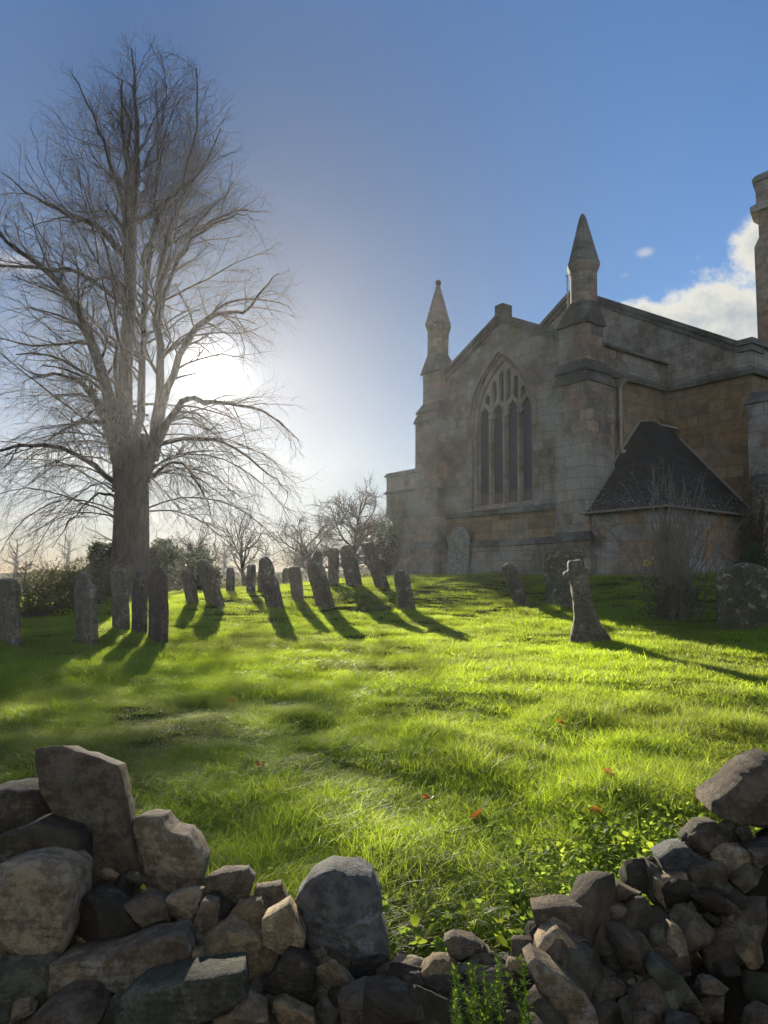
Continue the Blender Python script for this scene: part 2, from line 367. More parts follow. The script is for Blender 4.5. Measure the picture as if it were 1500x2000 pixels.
M['yellow_leaf'] = leaf_mat('sunlit_yellow_leaves', (.45,.38,.10), (.5,.42,.16), (.7,.6,.15), .5, .4)

def soil_mat():
    m, t, bs, out = new_mat('turf_and_soil')
    co = t.new('ShaderNodeNewGeometry').outputs['Position']; x, y, z = t.sep(co)
    n = t.noise(co, 1.3, 6, .6); f = t.noise(co, 14, 6, .7)
    g = t.mix(t.ramp(n, .3, .7), (.035,.06,.015), (.07,.09,.03)); g = t.mix(t.m('MULTIPLY', t.ramp(f, .4, .7), .5), g, (.04,.035,.02))
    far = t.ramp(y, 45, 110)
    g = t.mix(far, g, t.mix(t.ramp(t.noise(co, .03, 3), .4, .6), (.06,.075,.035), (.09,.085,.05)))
    s = t.mix(f, (.02,.016,.012), (.05,.04,.028))
    t.l.new(t.mix(t.ramp(t.m('ADD', y, t.m('MULTIPLY', n, .3)), 2.75, 3.0), s, g), bs.inputs['Base Color']); bs.inputs['Roughness'].default_value = .95; bs.inputs['Specular IOR Level'].default_value = 0
    bump(t, bs, t.m('ADD', f, n), 1.0, .05); return m
M['soil'] = soil_mat()


# ------------------------------------------------------------------ ground
def build_ground():
    xs = np.unique(np.r_[-np.geomspace(6, 130, 50)[::-1], np.arange(-6, 6.01, .12), np.geomspace(6.1, 130, 50)])
    ys = np.unique(np.r_[np.linspace(-130, -4, 12), np.arange(-3, 1, .5), np.arange(1.0, 4.5, .09), np.arange(4.6, 24, .22), np.geomspace(24.2, 130, 70)])
    X, Y = np.meshgrid(xs, ys); Z = zg(X, Y)
    Z = Z + np.where(Y < .9, 0.0, 0)
    V = np.c_[X.ravel(), Y.ravel(), Z.ravel()]
    nx, ny = len(xs), len(ys); i = np.arange(ny - 1)[:, None] * nx + np.arange(nx - 1)[None]
    Fc = np.stack([i, i + 1, i + nx + 1, i + nx], -1).reshape(-1, 4)
    o = mesh_np('ground', V, [Fc], M['soil'], smoothf=True); tag(o, kind='structure')
build_ground()


# ------------------------------------------------------------------ church
PH = R(36.5)
AV = np.array([math.sin(PH), -math.cos(PH), 0]); BV = np.array([math.cos(PH), math.sin(PH), 0])
K = .875
O = at(1085, 990, 21.0); O[2] = 0
RZ = math.atan2(AV[1], AV[0])
def cz(z): return 1.6 + (z - 1.6) * K
def cw(a, b, z): return O + AV * a * K + BV * b * K + np.array([0, 0, cz(z)])
church = empty('church', (O[0], O[1], 0), RZ)
tag(church, 'medieval stone church with gabled chancel, traceried window and two cone pinnacles', 'church')
def cv3(v): return (v[0] * K, v[1] * K, cz(v[2]))
class MB:
    def __init__(s): s.v = []; s.f = []
    def frus(s, lo, hi, z0, z1):
        """lo, hi = (a0,a1,b0,b1) rectangles at z0 and z1"""
        n = len(s.v)
        for (a0, a1, b0, b1), z in ((lo, z0), (hi, z1)):
            s.v += [(a0, b0, z), (a1, b0, z), (a1, b1, z), (a0, b1, z)]
        s.f += [(n+3, n+2, n+1, n), (n+4, n+5, n+6, n+7)] + [(n+i, n+(i+1) % 4, n+4+(i+1) % 4, n+4+i) for i in range(4)]
        return s
    def box(s, a0, a1, b0, b1, z0, z1): return s.frus((a0, a1, b0, b1), (a0, a1, b0, b1), z0, z1)
    def ring(s, rings, cap0=True, cap1=True):
        n = len(s.v); k = len(rings[0])
        for r in rings: s.v += [tuple(p) for p in r]
        for j in range(len(rings) - 1):
            for i in range(k):
                s.f.append((n+j*k+i, n+j*k+(i+1) % k, n+(j+1)*k+(i+1) % k, n+(j+1)*k+i))
        if cap0: s.f.append(tuple(n+i for i in range(k))[::-1])
        if cap1: s.f.append(tuple(n+(len(rings)-1)*k+i for i in range(k)))
        return s
    def poly(s, pts): n = len(s.v); s.v += pts; s.f.append(tuple(range(n, n+len(pts)))); return s
    def build(s, name, mat, parent, conv=cv3, smoothf=False, bevel=0):
        o = mesh_obj(name, [conv(v) for v in s.v], s.f, mat, parent, smoothf)
        if bevel:
            bm = bmesh.new(); bm.from_mesh(o.data); bmesh.ops.recalc_face_normals(bm, faces=bm.faces)
            bmesh.ops.bevel(bm, geom=[e for e in bm.edges if len(e.link_faces) == 2 and e.calc_face_angle(0) > .5], offset=bevel, segments=2, affect='EDGES', clamp_overlap=True)
            bm.to_mesh(o.data); bm.free()
        return o
def plate(loops, b0, b1):
    """flat wall in the (a,z) plane with holes: loops[0] outer; b0 front, b1 back"""
    bm = bmesh.new(); loopv = []
    for L in loops:
        vs = [bm.verts.new((p[0], b0, p[1])) for p in L]; loopv.append(vs)
        for i in range(len(vs)): bm.edges.new((vs[i], vs[(i+1) % len(vs)]))
    bmesh.ops.triangle_fill(bm, use_beauty=True, use_dissolve=False, edges=bm.edges[:])
    for f in bm.faces:
        f.normal_update()
        if f.normal.y > 0: f.normal_flip()
    front = [[v.index for v in f.verts] for f in bm.faces] if False else None
    bm.verts.index_update()
    V = [tuple(v.co) for v in bm.verts]; n = len(V)
    Fs = [tuple(v.index for v in f.verts) for f in bm.faces]
    out = MB(); out.v = V + [(x, b1, z) for x, _, z in V]
    out.f = Fs + [tuple(i + n for i in f[::-1]) for f in Fs]
    for vs in loopv:
        for i in range(len(vs)):
            a, b = vs[i].index, vs[(i+1) % len(vs)].index
            out.f.append((b, a, a + n, b + n))
    bm.free(); return out
def fixn(o):
    bm = bmesh.new(); bm.from_mesh(o.data); bmesh.ops.recalc_face_normals(bm, faces=bm.faces); bm.to_mesh(o.data); bm.free(); return o
def arch(c, hw, z0, zs, rise, n=14):
    """pointed two-centred arch outline, counter-clockwise from bottom left in (a,z)"""
    r = (hw * hw + rise * rise) / (2 * hw)
    pts = [(c - hw, z0), (c + hw, z0)]
    a1 = math.asin(min(1, rise / r))
    for i in range(n + 1):
        t = a1 * i / n; pts.append((c + hw - r + r * math.cos(t), zs + r * math.sin(t)))
    for i in range(n - 1, -1, -1):
        t = a1 * i / n; pts.append((c - hw + r - r * math.cos(t), zs + r * math.sin(t)))
    return pts

AC = -2.36; AL, AR = -5.13, .43
ez = lambda a: 11.02 - .5 * abs(a - AC)
WC = -2.37
hole = arch(WC, 1.46, 4.30, 7.25, 2.42, 16)
# chancel east wall
wl = plate([[(AL - .3, 3.0), (AR + .3, 3.0), (AR + .3, ez(AR) - .28), (AC, ez(AC) - .20), (AL - .3, ez(AL) - .28)], hole], 0, .75)
fixn(wl.build('chancel_wall', M['wall_grey'], church))
# lower ochre band and plinth
MB().box(AL - .2, AR + .2, -.012, .7, 3.17, 4.10).build('ochre_wall_band', M['wall_ochre'], church)
pm = MB(); pm.box(AL - .1, AR + .1, -.17, .3, .6, 3.02); pm.box(AL - .1, AR + .1, -.24, .3, .6, 2.62)
pm.build('plinth', M['wall_low'], church)
MB().frus((AL - .05, AR + .05, -.23, .2), (AL - .05, AR + .05, -.03, .2), 3.022, 3.24).build('plinth_weathering', M['coping'], church)
sc_ = MB(); sc_.frus((AL, AR, -.13, .1), (AL, AR, -.13, .1), 4.10, 4.17); sc_.frus((AL, AR, -.13, .1), (AL, AR, -.01, .1), 4.172, 4.30)
sc_.build('string_course', M['coping'], church)
# gable coping: two sloping stones and the apex stump
def sloped(a0, z0, a1, z1, b0, b1, h):
    m = MB(); m.ring([[(a0, b0, z0 - h), (a0, b1, z0 - h), (a0, b1, z0), (a0, b0, z0)], [(a1, b0, z1 - h), (a1, b1, z1 - h), (a1, b1, z1), (a1, b0, z1)]]); return m
def cop(name, c, top, k, al, ar, b0, b1, h):
    m = MB(); zl = top - k * (c - al); zr = top - k * (ar - c)
    m.ring([[(al, b0, zl - h), (al, b1, zl - h), (al, b1, zl), (al, b0, zl)], [(c, b0, top - h), (c, b1, top - h), (c, b1, top), (c, b0, top)], [(ar, b0, zr - h), (ar, b1, zr - h), (ar, b1, zr), (ar, b0, zr)]])
    o = m.build(name, M['coping'], church); fixn(o); return o
cop('gable_coping', AC, 11.12, .5, AL - .35, AR + .35, -.14, .80, .15)
m = MB(); k2 = .5
m.ring([[(AL - .3, -.07, ez(AL - .3) - .28), (AL - .3, .7, ez(AL - .3) - .28), (AL - .3, .7, ez(AL - .3) - .03), (AL - .3, -.07, ez(AL - .3) - .03)],
        [(AC, -.07, 10.78), (AC, .7, 10.78), (AC, .7, 10.97), (AC, -.07, 10.97)],
        [(AR + .3, -.07, ez(AR + .3) - .28), (AR + .3, .7, ez(AR + .3) - .28), (AR + .3, .7, ez(AR + .3) - .03), (AR + .3, -.07, ez(AR + .3) - .03)]])
fixn(m.build('coping_moulding', M['coping'], church))
MB().box(AC - .20, AC + .20, -.08, .36, 10.95, 11.42).frus((AC - .2, AC + .2, -.08, .36), (AC - .05, AC + .05, .05, .2), 11.42, 11.50).build('apex_stone', M['coping'], church)
# chancel roof and walls behind
rf = MB(); rf.ring([[(AL, .6, 9.45), (AC, .6, 10.72), (AR + .9, .6, 9.25)], [(AL, 3.9, 9.45), (AC, 3.9, 10.72), (AR + .9, 3.9, 9.25)]])
fixn(rf.build('chancel_roof', M['slate'], church))
MB().box(-6.1, -5.2, .4, 4.0, .6, 9.1).build('north_wall', M['wall_grey'], church)

# window
win = tag(bpy.data.objects.new('tracery_window', bpy.data.meshes.new('tracery_window'))); bpy.data.objects.remove(win)
fr = plate([arch(WC, 1.455, 4.31, 7.25, 2.412, 16), arch(WC, 1.31, 4.42, 7.25, 2.20, 16)], .10, .42)
window = fixn(fr.build('window', M['dressed'], church))
ow = arch(WC, 1.305, 4.425, 7.25, 2.195, 16)
lw, mu = .565, .115
holes = []
def arch_top(a, hw=1.305, zs=7.25, rise=2.195):
    r = (hw * hw + rise * rise) / (2 * hw); d = abs(a - WC)
    return zs + math.sqrt(max(0, r * r - (d + r - hw) ** 2))
lc = [WC + (i - 1.5) * (lw + mu) for i in range(4)]
for c in lc:
    hw = lw / 2; pts = [(c - hw, 4.5), (c + hw, 4.5), (c + hw, 7.42)]
    # cusped head
    for (dx, dz) in [(.96, 7.52), (.62, 7.60), (.86, 7.72), (.55, 7.90), (.22, 7.93), (0, 8.06), (-.22, 7.93), (-.55, 7.90), (-.86, 7.72), (-.62, 7.60), (-.96, 7.52)]:
        pts.append((c + hw * dx, dz))
    pts.append((c - hw, 7.42)); holes.append(pts)
for i, c in enumerate(lc):
    for s in (-1, 1):
        a = c + s * (lw + mu) / 4; hw = .105
        lo = 8.03 if True else 8
        top = min(arch_top(a - hw), arch_top(a + hw)) - .08
        if top - lo < .12: continue
        pts = [(a - hw, lo + (.10 if s == -1 else -.06)), (a + hw, lo + (.10 if s == 1 else -.06))] if False else [(a - s * hw * 1, lo + .12), (a + s * hw, lo - .04)]
        if s == -1: pts = [(a - hw, lo - .04), (a + hw, lo + .12)]
        else: pts = [(a - hw, lo + .12), (a + hw, lo - .04)]
        pts += [(a + hw, top - .12), (a, top), (a - hw, top - .12)]
        holes.append(pts)
tr = plate([ow] + holes, .20, .36); tro = fixn(tr.build('tracery', M['tracery'], window))
mul = MB()
for i in range(3):
    a = (lc[i] + lc[i+1]) / 2
    mul.ring([[(a - .035, .12, 4.45), (a + .035, .12, 4.45), (a + .055, .20, 4.45), (a - .055, .20, 4.45)], [(a - .035, .12, 7.5), (a + .035, .12, 7.5), (a + .055, .20, 7.5), (a - .055, .20, 7.5)]])
fixn(mul.build('mullion', M['tracery'], window))
MB().poly([(WC - 1.4, .32, 4.35), (WC + 1.4, .32, 4.35), (WC + 1.4, .32, 9.6), (WC - 1.4, .32, 9.6)]).build('glass', M['glass'], window)
hm = plate([arch(WC, 1.66, 6.55, 7.25, 2.72, 16), arch(WC, 1.50, 6.50, 7.25, 2.48, 16)], -.09, .02)
# hood mould is open at the foot: build as a swept band instead
o1 = arch(WC, 1.66, 6.9, 7.25, 2.72, 16)[2:]; i1 = arch(WC, 1.50, 6.9, 7.25, 2.48, 16)[2:]
o1 = [(WC + 1.66, 6.95)] + o1 + [(WC - 1.66, 6.95)]; i1 = [(WC + 1.50, 6.95)] + i1 + [(WC - 1.50, 6.95)]
hb = MB(); hb.ring([[(p[0], -.04, p[1]), (p[0], .03, p[1]), (q[0], .03, q[1]), (q[0], -.10, q[1])] for p, q in zip(o1, i1)])
fixn(hb.build('hood_mould', M['dressed'], window))
MB().frus((WC - 1.46, WC + 1.46, -.05, .4), (WC - 1.46, WC + 1.46, .18, .4), 4.302, 4.44).build('sill', M['dressed'], window)

# buttress piers with pinnacles
def octa(c, b, r, z, rot=22.5, n=8):
    return [(c + r * math.cos(R(rot + 360 / n * i)), b + r * math.sin(R(rot + 360 / n * i)), z) for i in range(n)]
def pier(a0, a1, mirror, finial):
    def rect(i, o): # i inset on the inner side, o inset on outer side/front
        return (a0 + i, a1 - o, -.5 + o, .75 - o) if not mirror else (a0 + o, a1 - i, -.5 + o, .75 - o)
    body = MB()
    body.frus(rect(0, 0), rect(0, 0), 3.0, 7.80)
    body.frus(rect(.05, .20), rect(.05, .20), 8.55, 9.70)
    p = body.build('buttress', M['wall_pier'], church)
    ft = MB(); ft.frus(rect(0, -.12), rect(0, -.12), .6, 3.02); ft.frus(rect(0, -.19), rect(0, -.19), .6, 2.62); ft.build('plinth_block', M['wall_low'], p)
    w = MB(); w.frus(rect(0, -.19), rect(0, -.02), 3.024, 3.30); w.build('weathering', M['coping'], p); w = MB()
    w.frus(rect(-.02, -.06), rect(-.02, -.06), 7.802, 7.87); w.frus(rect(-.02, -.06), rect(.02, .05), 7.872, 8.16)
    w.frus(rect(0, .0), rect(0, .0), 8.162, 8.23); w.frus(rect(0, .0), rect(.05, .19), 8.232, 8.56)
    w.build('weathering', M['coping'], p); w = MB()
    w.frus(rect(0, .12), rect(0, .12), 9.702, 9.76)
    w.build('weathering', M['coping'], p)
    ca = (a0 + a1) / 2 + (.06 if not mirror else -.06); cb = .13
    # sloping skirt from square to octagon
    sq = rect(0, .12); sk = MB()
    q = [(sq[0], sq[2]), (sq[1], sq[2]), (sq[1], sq[3]), (sq[0], sq[3])]
    base = []
    for i in range(4):
        x0, y0 = q[i]; x1, y1 = q[(i+1) % 4]
        base += [(x0 + (x1-x0)*.02, y0 + (y1-y0)*.02, 9.765), (x0 + (x1-x0)*.98, y0 + (y1-y0)*.98, 9.765)]
    oc = octa(ca, cb, .44, 10.42, -112.5)
    sk.ring([base, oc]); fixn(sk.build('pinnacle_skirt', M['coping'], p))
    sh = MB(); sh.ring([octa(ca, cb, .425, 10.40, -112.5), octa(ca, cb, .425, 11.36, -112.5), octa(ca, cb, .45, 11.42, -112.5), octa(ca, cb, .525, 11.60, -112.5), octa(ca, cb, .53, 11.66, -112.5)])
    fixn(sh.build('pinnacle_shaft', M['wall_pier'], p))
    co_ = MB(); rr = [(.53, 11.662), (.50, 11.74), (.08, 13.24), (.05, 13.30)] if finial else [(.53, 11.662), (.50, 11.74), (.115, 13.22), (.05, 13.36)]
    co_.ring([octa(ca, cb, r_, z_, -112.5) for r_, z_ in rr]); fixn(co_.build('pinnacle_cone', M['dressed'] if finial else M['coping'], p))
    if finial:
        bb = MB(); rs = []
        for i in range(9):
            t = math.pi * i / 8; rs.append(octa(ca, cb, max(.01, .125 * math.sin(t)), 13.37 - .125 * math.cos(t), 0, 10))
        bb.ring(rs); fixn(bb.build('finial_ball', M['coping'], p, smoothf=True))
    else:
        cs = MB(); cs.box(ca - .47, ca - .445, cb - .24, cb - .20, 10.35, 11.45).box(ca - .52, ca - .44, cb - .24, cb - .20, 11.42, 11.48)
        cs.build('conductor_strip', M['metal'], p)
    return p
p2 = pier(.43, 1.70, False, False)
p1 = pier(-6.42, -5.15, True, True)
# south side wall of the chancel with string courses
MB().box(.9, 1.45, .5, 3.95, .6, 9.10).build('side_wall', M['wall_mixed'], church)
MB().box(.9, 1.46, .5, 3.915, 8.47, 9.09).build('side_parapet', M['wall_grey'], church)
c = MB(); c.frus((.9, 1.60, .56, 3.80), (.9, 1.64, .56, 3.80), 8.17, 8.30); c.frus((.9, 1.64, .56, 3.80), (.9, 1.47, .56, 3.80), 8.302, 8.46)
c.frus((.9, 1.60, .56, 3.9), (.9, 1.60, .56, 3.9), 9.102, 9.17); c.frus((.9, 1.60, .56, 3.9), (.9, 1.30, .56, 3.9), 9.172, 9.30)
c.build('side_cornice', M['coping'], church)
# nave east wall with its great gable
NB = 3.92; NA = -2.33; NT_ = 12.98; nk = .583
nv = plate([[(-9.1, .6), (4.37, .6), (4.37, 9.08), (4.02, 9.08), (NA, NT_ - .18), (-9.1, NT_ - nk * 6.77 - .16)]], NB, NB + .7)
nwall = fixn(nv.build('nave_gable_wall', M['wall_grey'], church))
MB().box(1.2, 4.39, NB - .015, NB + .5, .6, 8.15).build('nave_lower_wall', M['wall_mixed'], church)
MB().box(4.1, 4.40, NB + .51, 14.0, .6, 8.15).build('aisle_wall', M['wall_mixed'], church)
MB().box(4.0, 4.37, NB + .71, 14.0, 8.15, 9.08).build('aisle_parapet', M['wall_grey'], church)
cc = MB()
cc.frus((1.61, 4.52, NB - .14, NB + .2), (1.61, 4.56, NB - .18, NB + .2), 8.155, 8.29); cc.frus((1.61, 4.56, NB - .18, NB + .2), (1.61, 4.39, NB - .02, NB + .2), 8.292, 8.45)
cc.frus((4.2, 4.52, NB + .21, 14.0), (4.2, 4.56, NB + .21, 14.0), 8.155, 8.29); cc.frus((4.2, 4.56, NB + .21, 14.0), (4.2, 4.39, NB + .21, 14.0), 8.292, 8.45)
cc.build('nave_cornice', M['coping'], church)
ncp = MB()
nz = lambda a: NT_ - nk * abs(a - NA)
b0, b1, h = NB - .14, NB + .84, .17
ncp.ring([[(a, b0, z - h), (a, b1, z - h), (a, b1, z), (a, b0, z)] for a, z in [(-9.2, nz(-9.2)), (NA, NT_), (4.03, nz(4.03)), (4.50, nz(4.03) + .0)]])
ncp.box(4.15, 4.50, NB + .85, 14.0, 9.082, 9.27)
fixn(ncp.build('nave_coping', M['coping'], church))
nm = MB(); b0, b1 = NB - .07, NB + .72
nm.ring([[(a, b0, z - .36), (a, b1, z - .36), (a, b1, z - .17), (a, b0, z - .17)] for a, z in [(-9.15, nz(-9.15)), (NA, NT_), (4.03, nz(4.03)), (4.43, nz(4.03))]])
fixn(nm.build('coping_moulding', M['coping'], church))
nr = MB(); nr.ring([[(-9, NB + .7, 8.6), (NA, NB + .7, 12.5), (4.0, NB + .7, 8.9)], [(-9, 18, 8.6), (NA, 18, 12.5), (4.0, 18, 8.9)]])
fixn(nr.build('nave_roof', M['slate'], church))
MB().box(-9.0, -8.4, NB + .7, 18, .6, 8.6).build('nave_north_wall', M['wall_grey'], church)
# buttress at the aisle corner, lower stage wider
bt = MB(); bt.box(4.72, 5.27, 2.9, NB + .3, 4.9, 7.0); bt.box(4.42, 5.27, NB - .3, NB + .3, 1, 7.0)
bto = bt.build('corner_buttress', M['vestry'], church)
b_ = MB(); b_.frus((4.66, 5.33, 2.84, NB + .3), (4.66, 5.33, 3.3, NB + .3), 7.002, 7.42); b_.build('buttress_cap', M['coping'], bto); b_ = MB(); b_.frus((4.78, 5.41, 2.68, NB + .3), (4.74, 5.29, 2.92, NB + .3), 4.62, 4.95)
b_.build('buttress_cap', M['coping'], bto)
MB().box(4.82, 5.35, 2.74, NB + .3, .8, 4.62).build('lower_stage', M['vestry'], bto)
# vestry in the angle: walls, hipped slate roof, gutter
vs = MB(); vs.box(1.72, 4.20, -.42, -.05, .8, 3.80); vs.box(3.9, 4.205, -.42, 3.9, .8, 3.80)
vestry = vs.build('vestry', M['vestry'], church)
vr = MB()
va, vb, vz = 4.36, -.58, 3.84
vr.v = [(1.60, vb, vz), (va, vb, vz), (va, NB + .01, vz), (1.60, .76, 5.27), (1.42, .76, 5.27), (1.42, 2.35, 6.97), (1.9, 2.5, 6.93), (1.42, NB + .01, 6.98), (1.55, NB + .01, 6.9),
        (1.60, vb, vz - .09), (va, vb, vz - .09), (va, NB + .01, vz - .09)]
vr.f = [(0, 1, 6, 5, 4, 3), (1, 2, 8, 6), (6, 8, 7, 5), (9, 10, 1, 0), (10, 11, 2, 1)]
vro = vr.build('vestry_roof', M['slate'], vestry)
tr_ = vro.data; bm = bmesh.new(); bm.from_mesh(tr_); bmesh.ops.triangulate(bm, faces=bm.faces); bm.to_mesh(tr_); bm.free()
g = MB()
def half_gutter(p0, p1, r=.055):
    d = np.array(p1) - np.array(p0); n = np.array([d[1], -d[0], 0]); n = n / np.linalg.norm(n)
    rings = []
    for P in (p0, p1):
        rr = []
        for i in range(9):
            t = math.pi * i / 8; rr.append(tuple(np.array(P) + n * r * math.cos(t) + np.array([0, 0, -r * math.sin(t)])))
        for i in range(8, -1, -1):
            t = math.pi * i / 8; rr.append(tuple(np.array(P) + n * r * .8 * math.cos(t) + np.array([0, 0, -r * .8 * math.sin(t)])))
        rings.append(rr)
    return rings
g.ring(half_gutter((1.45, vb - .05, 3.84), (va + .06, vb - .05, 3.84))); g.ring(half_gutter((va + .055, vb - .05, 3.83), (va + .055, NB, 3.83)))
fixn(g.build('gutter', M['gutter'], vestry))
# flashing along the roof edges
fl = MB()
def strip(p, q, w, t=.03):
    p, q = np.array(p, float), np.array(q, float); d = q - p; d /= np.linalg.norm(d); s = np.cross(d, [0, 0, 1]); s /= np.linalg.norm(s); u = np.cross(s, d)
    return [[tuple(P + s * i * w + u * j * t) for i, j in ((-1, -1), (1, -1), (1, 1), (-1, 1))] for P in (p, q)]
fl.ring(strip((1.66, vb, 3.90), (1.66, .74, 5.30), .04)); fl.ring(strip((1.50, .78, 5.34), (1.50, 2.35, 7.0), .03))
fl.ring(strip((1.95, NB - .05, 6.52), (4.30, NB - .05, 3.96), .05)); fl.ring(strip((1.5, 2.4, 7.0), (1.9, 3.8, 6.85), .07))
fixn(fl.build('lead_flashing', M['gutter'], vestry))
# downpipe with hopper
dp = MB(); dp.ring([octa(1.56, 1.26, .06, z, 0, 10) for z in (5.85, 8.0)]); dpo = fixn(dp.build('downpipe', M['lead'], church, smoothf=False))
MB().frus((1.50, 1.62, 1.20, 1.32), (1.47, 1.78, 1.14, 1.42), 7.92, 8.12).build('hopper', M['lead'], dpo)
MB().box(1.46, 1.66, 1.15, 1.40, 5.80, 5.92).build('pipe_shoe', M['lead'], dpo)
# low north chapel beyond
ch = MB(); LB = 1.6
zz = dict(top=6.60, st=5.80, c0=4.70, c1=4.40)
ch.box(-11.05, -5.8, LB, LB + 5, 4.7, 6.45); ch.frus((-10.62, -5.8, LB + .02, LB + 5), (-11.04, -5.8, LB + .002, LB + 5), 4.40, 4.70); ch.box(-10.62, -5.8, LB + .02, LB + 5, 2.9, 4.4)
ch.frus((-11.0, -5.8, LB - .2, LB + 5), (-10.62, -5.8, LB + .01, LB + 5), 2.5, 2.9); ch.box(-11.0, -5.8, LB - .2, LB + 5, .8, 2.5)
cho = ch.build('north_chapel', M['wall_pier'], church)
q = MB(); q.frus((-11.15, -5.8, LB - .10, LB + 5.1), (-11.05, -5.8, LB - .02, LB + 5.1), 6.452, 6.62); q.frus((-11.2, -5.8, LB - .13, LB + 5.1), (-11.06, -5.8, LB - .01, LB + 5.1), 5.70, 5.82)
q.build('string_course', M['coping'], cho)
cwn = MB(); cwn.box(-8.75, -7.6, LB - .003, LB + .05, 3.3, 5.1); w_ = cwn.build('window', M['glass'], cho)
wf = MB(); wf.box(-8.85, -8.74, LB - .03, LB + .05, 3.2, 5.2); wf.box(-7.61, -7.5, LB - .03, LB + .05, 3.2, 5.2); wf.box(-8.21, -8.13, LB - .02, LB + .05, 3.3, 5.1)
wf.box(-8.95, -7.4, LB - .10, LB + .05, 5.2, 5.32); wf.box(-8.9, -7.45, LB - .06, LB + .05, 3.08, 3.2); wf.build('window_surround', M['dressed'], w_)
# west tower, seen at the right edge
def tw(px, py, Y):
    P = at(px, py, Y); d = P - O; return float(np.dot(d, AV) / K), float(np.dot(d, BV) / K), float((P[2] - 1.6) / K + 1.6)
ta, tb, _ = tw(1474, 500, 45); tb -= 1.2
T = lambda z: (z - 1.6) / K + 1.6
s = 7.5
def tring(off, z):
    a0, b0 = ta - off, tb - off; c_ = 1.0
    # corner turned towards the west is cut off at an angle
    return [(a0 + 0.0, b0 + 1.2, z), (a0 + .55, b0 - .25, z), (a0 + s + 2 * off, b0 - .25, z), (a0 + s + 2 * off, b0 + s + 2 * off, z), (a0, b0 + s + 2 * off, z)]
tm = MB(); tm.ring([tring(-.12, T(-1)), tring(-.12, T(21.9)), tring(-.35, T(22.5)), tring(-.35, T(24.05))])
tower = fixn(tm.build('tower', M['tower'], church))
q = MB(); q.ring([tring(0, T(24.05)), tring(.02, T(24.4)), tring(-.28, T(24.6)), tring(-.28, T(25.9))]); fixn(q.build('tower_parapet', M['wall_grey'], tower))
q = MB(); q.ring([tring(-.14, T(25.9)), tring(-.12, T(26.1)), tring(-.3, T(26.35))]); fixn(q.build('tower_coping', M['coping'], tower))


# ------------------------------------------------------------------ worn stone meshes from outlines
def resample(P, n):
    P = np.asarray(P, float); Q = np.r_[P, P[:1]]; d = np.r_[0, np.cumsum(np.hypot(*(Q[1:] - Q[:-1]).T))]
    t = np.linspace(0, d[-1], n, endpoint=False); return np.c_[np.interp(t, d, Q[:, 0]), np.interp(t, d, Q[:, 1])]
def ringed(P2, T, prof, jit, freq, n=64, seed=0, roundc=1, chips=0.0, cuts=0):
    """P2 outline (m) in x,z ; prof list (scale, depth fraction); returns V,F with y = depth"""
    P = resample(P2, n); 
    for _ in range(roundc): P = .25 * np.roll(P, 1, 0) + .5 * P + .25 * np.roll(P, -1, 0)
    c = P.mean(0); V = []
    for s_, d_ in prof:
        for p in P: V.append([c[0] + (p[0] - c[0]) * s_, d_ * T, c[1] + (p[1] - c[1]) * s_])
    k = len(prof)
    V.append([c[0], prof[0][1] * T, c[1]]); V.append([c[0], prof[-1][1] * T, c[1]])
    V = np.array(V)
    if cuts:
        r2 = np.random.default_rng(int(seed * 100) + 5); hw_, hh_ = np.ptp(P[:, 0]) * .5, np.ptp(P[:, 1]) * .5
        for q in range(cuts):
            nrm = np.array([r2.normal(0, .55) / hw_, -1.0 / max(T * .5, .01), r2.normal(.1, .55) / hh_]); nrm /= np.linalg.norm(nrm)
            cc_ = np.array([c[0], T * .5, c[1]]); ext = (V - cc_) @ nrm; dmax = ext.max() * (r2.uniform(.62, .88) if cuts > 3 else r2.uniform(.84, .97)); over = ext > dmax
            V[over] -= ((ext[over] - dmax) * .97)[:, None] * nrm
    if jit:
        so_ = Vector((seed * 3.7, seed * 1.3, seed * 7.1))
        for i in range(len(V)):
            p = Vector(V[i]) * freq + so_
            nv_ = mn.noise_vector(p) * 1.0 + mn.noise_vector(p * 2.7) * .5 + mn.noise_vector(p * 7.1) * .22
            if chips:
                dd = mn.voronoi(p * 1.1)[0]; nv_ = nv_ + Vector((0, 1, 0)) * (dd[0] - .3) * chips
            if cuts:
                lz = V[i][2] * freq * 2.2 + .5 * mn.noise(p * .8); nv_ = nv_ + Vector((0, 1, 0)) * (1.1 * abs((lz % 1) - .5) - .3)
            V[i] += np.array(nv_) * jit
    F4 = []; F3 = []
    for j in range(k - 1):
        i = np.arange(n); a = j * n + i; b = j * n + (i + 1) % n
        F4.append(np.stack([b, a, a + n, b + n], -1))
    i = np.arange(n)
    F3.append(np.stack([i, (i + 1) % n, np.full(n, k * n)], -1)); F3.append(np.stack([(k-1) * n + (i + 1) % n, (k-1) * n + i, np.full(n, k * n + 1)], -1))
    return V, [np.concatenate(F4), np.concatenate(F3)]
def prof_super(p, df, front=16, back=7):
    o = [(x, df * (1 - (1 - x ** p) ** (1 / p))) for x in np.linspace(.06, 1, front) ** .8]
    o[-1] = (1, df * .98)
    return o + [(x, df + .05 + (1 - df - .05) * (1 - x ** p) ** (1 / p)) for x in np.linspace(1, .1, back) ** .6]
RP = prof_super(6.0, .26); RF = prof_super(10, .18)
GP = [(.2, 0), (.5, 0), (.8, 0), (.95, .0), (.985, .06), (1, .2), (1, .5), (1, .8), (.985, .94), (.95, 1), (.8, 1), (.5, 1), (.2, 1)]

